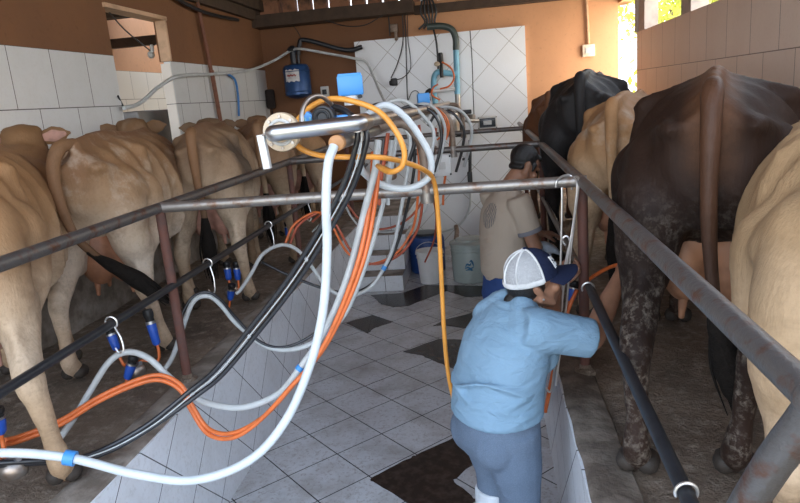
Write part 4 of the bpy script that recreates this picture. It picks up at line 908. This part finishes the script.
# ---- man in the beige t-shirt
def man():
    f0 = unit((.88, .48, 0)); r0 = A((f0[1], -f0[0], 0)); Y = 4.28
    px0 = W(505, 290, Y); pel = A((px0[0], Y, .10)); t = thing('person', 'dark haired man in beige t-shirt and blue jeans looking down at the stall rail', 'person', (px0[0], Y, PZ))
    up = lambda s_, z, fw: A([pel[0], pel[1], z]) + f0 * fw + r0 * s_
    neck = up(0, .745, .075); hc = up(0, .86, .19)
    shR, shL = up(.19, .64, .03), up(-.19, .65, .04)
    elR = up(.235, .36, .10); wrR = A((.30, 4.30, .335)); elL = up(-.2, .38, .16); wrL = up(-.1, .36, .36)
    legs = {q: [up(q * .09, .05, 0), up(q * .09, -.33, .02), up(q * .09, -.64, -.02)] for q in (1, -1)}
    b = MB(); g, Rm = head(b, hc, unit(f0 + A([0, 0, -.75])), (0, 0, 1), 1.06)
    b.tube([neck - A([0, 0, .08]) - f0 * .03, neck, hc - A([0, 0, .03]) - f0 * .03], [.068, .060, .06], 12, 3, ball=True)
    b.loft([oval(up(0, z, fw), (r0, f0), a, d) for z, fw, a, d in ((-.04, 0, .12, .10), (.06, 0, .16, .115), (.25, .0, .15, .105), (.45, .01, .17, .115), (.60, .03, .175, .10), (.70, .05, .09, .07))])
    for s_, e, w, hd, th in ((shR, elR, wrR, (.75, .35, -.1), 1), (shL, elL, wrL, (.85, .3, -.1), -1)):
        b.tube([s_, s_ * .5 + e * .5, e], [.060, .050, .043], 12, 3, ball=True); b.tube([e, e * .6 + w * .4, w], [.044, .042, .029], 12, 3, ball=True)
        hand(b, w, hd, (0, .2, -1), th, (.4, .45, .5, .55), 1.06)
    for q in (1, -1): b.tube(legs[q], [.10, .06, .045], 12, 4, ball=True)
    b.blob('body', skin2, t, .0066, 4, .5)
    # shirt with a round dark print between the shoulders
    m, tn, bb = newmat('beige_shirt_cloth'); v = coords(tn); s3 = sepz(tn, v)
    c0 = up(.025, .57, -.12) - A([px0[0], Y, PZ])
    lx = tn.nodes.new('ShaderNodeVectorMath'); lx.operation = 'DOT_PRODUCT'; tn.links.new(v, lx.inputs[0]); lx.inputs[1].default_value = tuple(r0)
    ly = tn.nodes.new('ShaderNodeVectorMath'); ly.operation = 'DOT_PRODUCT'; tn.links.new(v, ly.inputs[0]); ly.inputs[1].default_value = tuple(f0)
    du = mathn(tn, 'SUBTRACT', lx.outputs['Value'], float(c0.dot(r0))); dz = mathn(tn, 'SUBTRACT', s3[2], float(c0[2]))
    rad = mathn(tn, 'SQRT', mathn(tn, 'ADD', mathn(tn, 'POWER', du, 2.0), mathn(tn, 'POWER', mathn(tn, 'MULTIPLY', dz, .9), 2.0)))
    disc = mathn(tn, 'MULTIPLY', mathn(tn, 'LESS_THAN', rad, .073), mathn(tn, 'LESS_THAN', ly.outputs['Value'], .02))
    wv = tn.nodes.new('ShaderNodeTexWave'); wv.inputs['Scale'].default_value = 18; wv.inputs['Distortion'].default_value = 9; wv.inputs['Detail'].default_value = 2; tn.links.new(comb(tn, du, dz), wv.inputs['Vector'])
    pat = mathn(tn, 'MULTIPLY', disc, ramp(tn, wv.outputs[1], .25, .55)); n1 = noise(tn, v, 8, 3, .5, .8)
    tn.links.new(mixc(tn, mathn(tn, 'MULTIPLY', pat, .8), (.42, .345, .27), (.12, .115, .12)), bb.inputs['Base Color']); bb.inputs['Roughness'].default_value = .9; bump(tn, bb, n1, .5, .02)
    s = MB(); s.loft([oval(up(0, z, fw), (r0, f0), a, d) for z, fw, a, d in ((.165, -.005, .180, .135), (.22, -.005, .182, .135), (.35, .0, .187, .135), (.48, .005, .195, .135), (.58, .015, .195, .125), (.65, .03, .165, .105), (.70, .05, .105, .085), (.735, .065, .078, .075))])
    for s_, e in ((shR, elR), (shL, elL)): s.tube([s_ - (e - s_) * .2, s_, s_ * .5 + e * .5, s_ + (e - s_) * .62], [.07, .082, .077, .077], 18, 3)
    for q in (1, -1): s.tube([up(q * .15, .62, .03), up(q * .07, .70, .05)], [.065, .05], 12, 2, ball=True)
    for k in range(4): s.tube([up(.17, .50 - .08 * k, -.05), up(.05, .42 - .09 * k, -.135), up(-.10, .40 - .08 * k, -.11)], [.004, .009, .003], 8, 4, ball=True)
    s.blob('t_shirt', m, t, .009, 4, .5)
    cuffm = clothmat('grey_cuff_cloth', (.20, .20, .22), (.17, .17, .19), .3)
    for s_, e in ((shR, elR), (shL, elL)):
        s = MB(); s.tube([s_ + (e - s_) * .55, s_ + (e - s_) * .64], [.0795, .0795], 20, 1); s.build('cuff', cuffm, t)
    s = MB(); s.tube([up(.085 * math.cos(a), .735 - .01 * math.sin(a), .065 + .082 * math.sin(a)) for a in np.linspace(0, 2 * math.pi, 20)], .009, 8, 2, cap=False); s.build('collar', cuffm, t)
    jm = clothmat('blue_denim', (.035, .075, .22), (.03, .06, .18), .4, 6)
    s = MB(); s.loft([oval(up(0, z, fw), (r0, f0), a, d) for z, fw, a, d in ((-.06, 0, .165, .125), (.02, -.008, .175, .14), (.10, 0, .172, .13), (.20, 0, .168, .122))])
    for q in (1, -1):
        L = legs[q]; s.tube([L[0], L[0] * .5 + L[1] * .5, L[1], L[1] * .5 + L[2] * .5, L[2]], [.108, .098, .078, .074, .07], 16, 4)
    s.blob('jeans', jm, t, .010, 4, .5)
    for q in (1, -1):
        s = MB(); g0 = legs[q][2] * A([1, 1, 0]) + A([0, 0, PZ + .07])
        s.tube([legs[q][2] + A([0, 0, .05]), g0], [.06, .055], 14, 2); s.tube([g0 - f0 * .05 - A([0, 0, .02]), g0 + f0 * .07 - A([0, 0, .025]), g0 + f0 * .18 - A([0, 0, .035])], [.048, .046, .034], 14, 3, ball=True); s.box(g0 + f0 * .06 - A([0, 0, .058]), (.27, .10, .024), A([f0, r0, [0, 0, 1]]).T, .01)
        s.blob('boot', rubber, t, .008, 3)
    s = MB(); s.ell(g(0, -.032, .040), (.088, .098, .090), Rm); s.ell(g(0, .040, .078), (.060, .042, .028), Rm); s.tube([g(-.06, -.05, -.035), g(0, -.075, -.045), g(.06, -.05, -.035)], [.018, .022, .018], 10, 3, ball=True)
    for q in (1, -1): s.tube([g(q * .074, .02, .02), g(q * .076, .02, -.02)], [.015, .008], 8, 2, ball=True)
    s.blob('hair', hairm, t, .007, 3)
    for q in (1, -1):
        e = MB(); e.ell(g(q * .031, .074, .0), (.012, .012, .010), Rm); e.build('eye', eyem, t)
    # cloth in his hands
    s = MB(); c = A((.345, 4.27, .315)); P = [c + A(q) for q in ((-.07, 0, .01), (-.02, -.02, .03), (.04, 0, .0), (.09, .02, -.04))]
    s.tube(P, [.03, .05, .045, .02], 12, 4, ball=True, flat=(1, .6)); s.tube([c + A(q) for q in ((0, -.03, .0), (.02, -.03, -.06), (.05, -.02, -.10))], [.03, .04, .015], 10, 3, ball=True, flat=(1, .5))
    tag(s.blob('wiping_cloth', clothmat('grey_rag_cloth', (.36, .40, .46), (.28, .31, .36), .7, 14), None, .008, 2), 'crumpled grey cloth in the hands of the man in beige', 'cloth')
man()
# ------------------------------------------------------------------ back wall fittings
YW = YB - .05
tankm = M('blue_painted_steel', (.02, .07, .20), .35, .3, scale=7, var=.1)
paper = M('white_label_paper', (.70, .68, .66), .7, scale=20)
redmark = M('red_print', (.45, .08, .06), .6)
tc_ = W(298, 97, 8.72); tz = tc_[2]
t = thing('pressure_tank', 'blue steel pressure tank hanging on the back wall with a torn white label', 'tank', (tc_[0], 8.78, tz))
c = A((tc_[0], 8.78, tz)); b = MB(); b.lathe(c, [(.05, -.02), (.13, .0), (.175, .03), (.175, .37), (.15, .41), (.05, .43)], 30); tk = b.build('body', tankm, t)
b = MB(); 
for zz in (.07, .33): b.torus(c + A([0, 0, zz]), .176, .006)
b.build('seam_ring', tankm, tk)
b = MB(); V = []
for k in (.178, .176):
    for z in (.20, .35):
        for i in range(9): a = R(-128 + 8 * i); V.append(c + A([k * math.cos(a), k * math.sin(a), z + (.01 * math.sin(i * 2.3))]))
b.add(V, [(i, i + 1, 10 + i, 9 + i) for i in range(8)] + [(18 + i, 27 + i, 28 + i, 19 + i) for i in range(8)]); b.build('paper_label', paper, t)
b = MB()
for q in range(3): b.tube([c + A([.179 * math.cos(R(-118 + 14 * q + u)), .179 * math.sin(R(-118 + 14 * q + u)), .27 + w_]) for u, w_ in ((0, .0), (5, .02), (9, -.005), (13, .015))], .006, 6, 3)
b.build('print_mark', redmark, t)
b = MB(); b.tube([c + A([-.02, 0, .42]), c + A([-.02, 0, .60])], .042, 14, 1); b.tube([c + A([.045, 0, .42]), c + A([.05, 0, .56])], .022, 10, 1); b.lathe(c + A([-.02, 0, .59]), [(.06, 0), (.075, .03), (.03, .07)], 14); b.build('neck_pipe', blackpipe, t)
b = MB(); b.tube([c + A([.05, 0, .54]), c + A([.08, 0, .66]), c + A([.16, .02, .72]), W(345, 50, 8.85), W(362, 47, 8.86)], .030, 12, 6); tag(b.build('suction_pipe', blackpipe), 'black pipe running from the blue tank to the tiled panel', 'pipe')
b = MB(); b.tube([W(265, 47, 8.94), W(272, 60, 8.93), W(290, 45, 8.9)], .004, 6, 3); 
b = MB(); p = W(272, 108, 8.9); b.box(p + A([0, -.02, .12]), (.13, .07, .26), None, .03); b.tube([p + A([0, -.02, -.4]), p + A([0, -.02, .02])], .014, 8, 1)
tag(b.build('hanging_brush', M('dark_bristles', (.03, .02, .016), .9, scale=50, bmp=.8)), 'dark broom hanging head up on the wall below the blue tank', 'broom')
# sockets, switch and cables
def walldev(name, label, cat, x, y, w, h, plate, inner, Y=8.975, grp=None, d=.05):
    p = W(x, y, Y); t = thing(name, label, cat, p, 0, grp); b = MB(); b.box(p, (w, d, h), None, .008); pl = b.build('plate', plate, t)
    b = MB(); b.box(p + A([0, -d / 2 - .004, 0]), (w * .55, .014, h * .45), None, .004); b.build('face', inner, pl); return t
walldev('wall_socket', 'pale wall socket on the shaded wall right of the blue tank', 'socket', 325, 92, .11, .15, greyplastic, rubber)
walldev('light_switch', 'cream switch box at the foot of a conduit on the bright orange wall', 'switch', 588.5, 50.5, .155, .15, M('cream_plastic', (.74, .60, .46), .5), greyplastic)
b = MB(); p0, p1 = W(588.5, 44, 8.97), W(586, -8, 8.97); b.tube([p0, p1], .020, 12, 1); tag(b.build('conduit', M('painted_conduit', (.60, .34, .19), .6)), 'painted conduit running up the orange wall to the roof', 'conduit')
def devbox(label, x, y, Y, w, h, d=.10, face=None, m=greyplastic):
    p = W(x, y, Y); t = thing('control_box', label, 'control box', p, 0, 'milking control boxes'); b = MB(); b.box(p, (w, d, h), None, .012); cs = b.build('case', m, t)
    b = MB(); b.box(p + A([0, -d / 2 - .003, 0]), (w * .82, .01, h * .74), None, .004); fp = b.build('front_plate', face or whiteplastic, cs)
    b = MB(); b.box(p + A([0, -d / 2 - .010, 0]), (w * .42, .008, h * .34), None, .003); b.build('display', greyplastic, fp)
    b = MB()
    for q in (-1, 1):
        for r_ in (-1, 1): b.lathe(p + A([q * w * .46, -d / 2, r_ * h * .42]), [(.008, .004), (.008, -.006)], 8, (0, 1, 0))
    b.build('screws', rubber, t)
    if Y < 6: b = MB(); b.tube([p + A([-.05, .03, h * .45]), A([p[0] - .05, 5.2, RZ + .02]), A([p[0] - .05, 5.23, RZ + .03])], .012, 8, 1); b.build('bracket', dullsteel, t)
    else: b = MB(); b.tube([p, A([p[0], YB - .04, p[2]])], .015, 8, 1); b.build('bracket', dullsteel, t)
    return t
devbox('dark faced control box with pale frame above the middle cross rail', 487.5, 122.5, 8.6, .245, .155, face=screenm)
devbox('pale grey control box hanging from the middle cross rail beside the white hose loop', 442, 165, 5.1, .145, .165, .09, face=whiteplastic, m=whiteplastic)
b = MB(); b.box(W(387, 171, 4.7), (.13, .12, .13), None, .02); tag(b.build('junction_box', brownhose), 'brownish box behind the orange hose at the middle cross rail', 'box')
def cable(label, pts, r=.007, m=rubber, Y=8.9):
    b = MB(); b.tube([W(x, y, Y) for x, y in pts], r, 8, 6); return tag(b.build('cable', m), label, 'cable', 'cables on the back wall')
cable('black cable hanging from the roof to the plug on the tiled panel, left one', [(402, 8), (403, 40), (398, 62), (391, 78)])
cable('black cable hanging straight down the tiled panel left of the blue pipes', [(405, 10), (406, 50), (407, 90), (408, 104)])
cable('black cable curling back up from the plug', [(393, 80), (402, 78), (410, 70), (410, 55), (408, 40), (407, 12)], .005)
cable('thin dark cable down the tiled panel right of the blue pipe', [(470, 31), (472, 60), (473, 90), (474, 115)], .006)
cable('dark cable feeding the blue pipe unit from above', [(432, 25), (436, 40), (438, 62), (438, 72)], .012)
cable('cable sagging under the dark roof beam', [(325, 20), (345, 26), (365, 25), (383, 15)], .006, rubber, 8.66)
cable('dark cable dropping from the roof beam to the wall top', [(388, 8), (389, 22), (390, 36)], .008)
cable('thin dark cable on the shaded wall above the blue tank', [(292, 24), (300, 36), (302, 47)], .005)
cable('thin black cable looped in front of the tiled panel by the pipeline', [(408, 101), (412, 92), (418, 92), (422, 104)], .005)
b = MB(); p = W(394, 82, 8.88); b.box(p, (.09, .06, .10), None, .02); b.box(p + A([-.03, 0, -.01]), (.07, .05, .07), None, .02); tag(b.build('power_plug', rubber), 'black plug adaptor hanging on the tiled panel', 'plug')
b = MB(); p = W(394, 28, 8.93); b.box(p, (.10, .05, .10), None, .01); b.box(p + A([.02, -.01, -.10]), (.04, .04, .12), None, .01); tag(b.build('junction_box', brownhose), 'small reddish junction box above the tiled panel', 'box')
b = MB(); p = W(429, 20, 8.8)
for k in range(5): b.tube([p + A([-.07 + .03 * k, .0, .25]), p + A([-.10 + .05 * k, -.02, .1]), p + A([-.05 + .03 * k, 0, -.02]), p + A([-.14 + .06 * k, 0, -.1])], .014, 8, 5)
tag(b.build('cable_bundle', rubber), 'tangled dark cable bundle under the roof above the blue pipes', 'cable')
# vacuum pipes on the panel
b = MB(); b.tube([W(427, 27, 8.80), W(440, 26, 8.80), W(451, 29, 8.80), W(455.5, 38, 8.80), W(456, 50, 8.80)], .042, 14, 6); vp = tag(b.build('vacuum_pipe', M('dark_green_pipe', (.055, .075, .065), .4)), 'dark pipe bending over the tiled panel and turning light blue on its way down', 'pipe')
b = MB(); b.tube([W(456, 50, 8.80), W(457.5, 94, 8.80)], .038, 14, 1); b.build('blue_length', skyblue, vp)
b = MB(); b.tube([W(457.5, 93, 8.80), W(458.5, 112, 8.80), W(462, 116, 8.7), W(474, 117, 8.6)], .036, 14, 4); b.build('elbow', dullsteel, vp)
t = thing('filter_unit', 'light blue bent pipe unit with red hoses on the tiled panel', 'filter', W(441, 110, 8.75))
b = MB(); b.tube([W(436, 108, 8.75), W(434, 92, 8.75), W(434, 78, 8.75), W(438, 72, 8.75), W(446, 73, 8.75), W(456, 74, 8.78)], .037, 14, 5); b.build('blue_pipe', skyblue, t)
b = MB(); b.lathe(W(441, 64, 8.72), [(.022, -.17), (.026, -.1), (.022, .0), (.030, .01), (.030, .13), (.02, .14)], 14); b.build('valve', rubber, t)
b = MB(); b.tube([W(433, 91, 8.7), W(455, 89, 8.7)], .024, 12, 1); b.build('cross_tube', whiteplastic, t)
b = MB(); b.ell(W(437, 64, 8.7), (.04, .03, .03)); b.build('gauge', cream, t)
for q, pts in enumerate((((442, 62), (451, 68), (454, 78), (449, 86), (440, 89)), ((438, 84), (433, 88), (432, 95), (440, 100)))):
    b = MB(); b.tube([W(x, y, 8.68) for x, y in pts], .011, 8, 6); b.build('red_hose', redhose, t)
b = MB(); b.tube([W(431, 90, 8.7), W(427, 93, 8.68), W(429, 101, 8.68)], .03, 12, 4); b.build('black_elbow', rubber, t)
t = thing('milk_receiver', 'cluster of metal valves and jar under the blue pipes by the far rail', 'receiver', W(452, 128, 8.0))
b = MB(); p = W(450, 122, 8.0); b.lathe(p + A([0, 0, -.18]), [(.04, 0), (.11, .03), (.12, .2), (.10, .28), (.04, .31)], 22); b.build('jar', dullsteel, t)
b = MB(); b.tube([W(448, 103, 8.3), W(450, 112, 8.2)], .03, 12, 1); b.tube([W(452, 112, 8.1), W(466, 120, 8.1), W(478, 121, 8.2)], .026, 12, 3); b.build('valve_pipe', dullsteel, t)
b = MB(); b.box(W(465, 112, 8.2), (.16, .1, .05), None, .01); b.build('valve_block', rubber, t); b = MB(); b.box(W(459, 130, 8.1), (.14, .1, .16), None, .01); b.build('valve_block', rubber, t)
b = MB(); b.tube([p + A([0, .1, .0]), A([p[0], YB - .04, p[2]])], .02, 8, 1); b.build('wall_bracket', dullsteel, t)
b = MB(); p = W(471, 132, 8.3); b.tube([W(470, 140, 8.92), W(470, 180, 8.92)], .022, 10, 1); b.box(W(470, 178, 8.92), (.065, .07, .17), None, .01); b.box(W(466, 159, 8.92), (.10, .05, .03)); tag(b.build('hanging_valve', rubber), 'black hanging valve stem in front of the tiled panel below the far rail', 'valve')
hose('translucent grey hose sagging low along the back panel behind the buckets', [(470, 180, 8.937), (470, 205, 8.937), (462, 222, 8.937), (448, 230, 8.937), (430, 232, 8.937), (412, 228, 8.937)], .017, greyhose, group='far hoses')
b = MB(); b.tube([W(456, 226, 8.3), W(457, 232, 8.2), W(456, 240, 7.9)], .03, 10, 2); tag(b.build('drain_pipe', brownhose), 'short brown pipe stub above the translucent bucket', 'pipe')
# buckets in the pit
t = thing('bucket', 'white plastic bucket at the foot of the back panel between blue drum and translucent bucket', 'bucket', (-.715, 7.22, PZ), 0, 'buckets in the pit')
b = MB(local=True); b.lathe((0, 0, 0), [(.115, 0), (.125, .004), (.150, .335), (.158, .338), (.158, .375), (.146, .375), (.142, .34), (.115, .02), (.0, .015)], 32, cap=True); b.build('body', whiteplastic, t)
b = MB(local=True); b.torus((0, 0, .30), .152, .004); b.build('rib', whiteplastic, t)
b = MB(local=True); b.torus((0, -.0, .33), .162, .004, (0, .9, .35), 180, 360); b.build('handle', wire, t)
frost = M('frosted_green_plastic', (.52, .60, .56), .25, scale=4, var=.06, trans=.25)
t = thing('bucket', 'larger translucent greenish bucket with lid and small blue emblem', 'bucket', (-.26, 7.24, PZ), 0, 'buckets in the pit')
b = MB(local=True); b.lathe((0, 0, 0), [(.185, 0), (.20, .01), (.213, .40), (.205, .42), (.225, .425), (.225, .45), (.16, .47), (.155, .485), (.0, .49)], 36); b.build('body', frost, t)
b = MB(local=True)
for z in (.36, .395): b.torus((0, 0, z), .212, .006)
b.build('rib', frost, t)
emb = M('blue_emblem_print', (.03, .16, .30), .5); s = MB(local=True)
def cylp(a, z): k = .200 + (z - .01) / .39 * .013 + .003; return (k * math.cos(R(-92 + a)), k * math.sin(R(-92 + a)), z)
for pts in (((-12, .20), (-6, .235), (2, .225), (6, .25)), ((-13, .185), (-4, .20), (4, .185), (13, .20)), ((-10, .165), (0, .175), (10, .165)), ((2, .26), (7, .275), (11, .245), (13, .21))): s.tube([cylp(*q) for q in pts], [.004, .010, .010, .004], 6, 5, ball=True)
s.build('emblem', emb, t)
t = thing('drum', 'blue plastic drum standing behind the white bucket', 'drum', (-.79, 7.72, PZ), 0)
b = MB(local=True); b.lathe((0, 0, 0), [(.19, 0), (.21, .02), (.215, .25), (.222, .27), (.215, .29), (.215, .40), (.20, .44), (.14, .46)], 32); b.build('body', M('deep_blue_drum', (.02, .07, .26), .4, scale=5), t)
b = MB(local=True); b.lathe((0, 0, .455), [(.15, 0), (.15, .03), (.0, .035)], 24); b.build('lid', blackpipe, t)
# left wall and doorway
b = MB(); P = [WX(124, 108, XL + .05), WX(140, 103, XL + .05), WX(160, 86, XL + .06), WX(180, 76, XL + .06), WX(215, 74, XL + .05), WX(250, 70, XL + .06)] + [W(275, 60, 8.75), W(290, 51, 8.75), W(301, 49, 8.7), W(325, 53, 8.7), W(352, 58, 8.7), W(366, 62, 8.7), W(374, 78, 8.6), (W(380, 92, 8.4)), W(388, 108, 8.0)]
b.tube(P, .017, 12, 8); tag(b.build('hose', greyhose), 'long pale hose slung along the left wall and over the blue tank', 'hose')
b = MB(); P = [WX(228, 74, XL + .03), WX(235, 80, XL + .03), WX(238, 95, XL + .03), WX(239, 116, XL + .03)]; b.tube(P, .014, 10, 6); tag(b.build('hose', M('blue_hose', (.05, .20, .50), .4)), 'blue hose hanging down the tiled left wall', 'hose')
b = MB(); b.tube([WX(195, -8, XL + .04), WX(208, 55, XL + .04), WX(221, 124, XL + .04), WX(223, 150, XL + .04)], .022, 10, 2); tag(b.build('rust_pole', M('red_brown_rust', (.20, .075, .04), .7, scale=12)), 'red brown slanting pole against the left wall', 'pole')
b = MB(); b.tube([WX(213, 70, XL + .03), WX(223, 128, XL + .03)], .010, 8, 1); tag(b.build('rust_pole', M('pale_rust', (.32, .17, .10), .7)), 'thin pale pole beside the red brown one', 'pole')
b = MB(); b.tube([WX(172, -4, XL + .05), WX(190, 6, XL + .06), WX(210, 14, XL + .06), WX(238, 20, XL + .06)], .02, 8, 5); tag(b.build('cable', rubber), 'thick dark cable sagging along the top of the left wall', 'cable')
t = thing('light_bulb', 'clear bulb hanging on wires in the doorway on the left', 'bulb', WX(151, 54, -3.3))
p = WX(151, 54, -3.3); b = MB(); b.lathe(p, [(.012, .03), (.03, .015), (.036, -.01), (.025, -.035), (.006, -.045)], 16); b.build('glass', M('pale_bulb_glass', (.75, .72, .66), .1), t)
b = MB(); b.lathe(p + A([.02, 0, .02]), [(.018, 0), (.02, .06), (.01, .07)], 12); b.build('socket', whiteplastic, t)
b = MB(); b.tube([WX(105, 7, -3.05), WX(125, 30, -3.2), p + A([0, 0, .03])], .007, 6, 4); b.tube([WX(157, 20, -3.05), WX(160, 38, -3.2), p + A([.02, .01, .07])], .007, 6, 4); b.build('wire', rubber, t)
t = thing('metal_cabinet', 'grey metal box standing in the doorway on the left', 'cabinet', (-3.75, 6.25, 0))
cab = M('dull_grey_metal', (.20, .19, .175), .45, .3, scale=4); b = MB(); b.box((-3.75, 6.25, .72), (1.06, .7, 1.44), None, .02); b.build('body', cab, t)
b = MB(); b.box((-3.75, 5.89, .72), (1.0, .02, 1.34), None, .006); d = b.build('door', cab, t); b = MB(); b.tube([(-3.32, 5.885, .9), (-3.32, 5.85, .95), (-3.32, 5.85, 1.1), (-3.32, 5.885, 1.15)], .009, 8, 3); b.build('handle', dullsteel, d)
b = MB(); b.tube([WX(118, 96, XL + .02), WX(124, 108, XL - .05)], .008, 6, 2); tag(b.build('wall_hook', rubber), 'dark hook at the door jamb under the pale hose', 'hook')
# ------------------------------------------------------------------ trees outside
def leafmat(name, c1, c2):
    m, t, b = newmat(name); v = coords(t)
    t.links.new(mixc(t, ramp(t, noise(t, v, 1.7, 5), .35, .65), c1, c2), b.inputs['Base Color']); b.inputs['Roughness'].default_value = .6
    tr = t.nodes.new('ShaderNodeBsdfTranslucent'); tr.inputs[0].default_value = (*c1, 1); mx = t.nodes.new('ShaderNodeMixShader'); mx.inputs[0].default_value = .45
    t.links.new(b.outputs[0], mx.inputs[1]); t.links.new(tr.outputs[0], mx.inputs[2]); t.links.new(mx.outputs[0], t.nodes['Material Output'].inputs[0]); return m
leaf = leafmat('sunlit_yellow_leaves', (.62, .60, .10), (.36, .42, .07)); bark = M('grey_bark', (.22, .17, .12), .9, bmp=.5)
def tree(x, y, h, r, label, n=2600):
    t = thing('tree', label, 'tree', (x, y, -.85), 0, 'sunlit trees outside the right wall')
    b = MB(local=True); b.tube([(0, 0, 0), (.05, .03, h * .4), (0, 0, h * .75)], [.14, .11, .05], 10, 4)
    for k in range(5): a = k * 1.3; b.tube([(0, 0, h * (.3 + .08 * k)), (r * .4 * math.cos(a), r * .4 * math.sin(a), h * (.5 + .07 * k)), (r * .75 * math.cos(a), r * .75 * math.sin(a), h * (.6 + .07 * k))], [.05, .035, .015], 8, 3)
    b.build('trunk', bark, t)
    f = MB(local=True); C = [(random.gauss(0, .45) * r, random.gauss(0, .45) * r, h * random.uniform(.35, 1.0)) for _ in range(26)]
    for _ in range(n):
        c = random.choice(C); p = A(c) + A([random.gauss(0, .2) * r, random.gauss(0, .2) * r, random.gauss(0, .17) * r])
        u = unit(rng.normal(size=3)); w = unit(np.cross(u, rng.normal(size=3))); s_ = random.uniform(.06, .13)
        f.add([p - u * s_, p + w * s_ * .45, p + u * s_, p - w * s_ * .45], [(0, 1, 2, 3)])
    f.build('foliage', leaf, t, smooth=False, fix=False)
for x, y, h, r, lb in ((4.6, 15.5, 4.6, 1.8, 'bright yellow green tree seen through the tall exit opening'), (4.2, 11.6, 4.4, 1.6, 'bright yellow green tree behind the first opening of the right wall'), (5.0, 8.6, 4.8, 1.8, 'bright yellow green tree behind the second opening of the right wall'), (7.2, 19.0, 5.5, 2.2, 'farther yellow green tree behind the exit opening')):
    tree(x, y, h, r, lb)
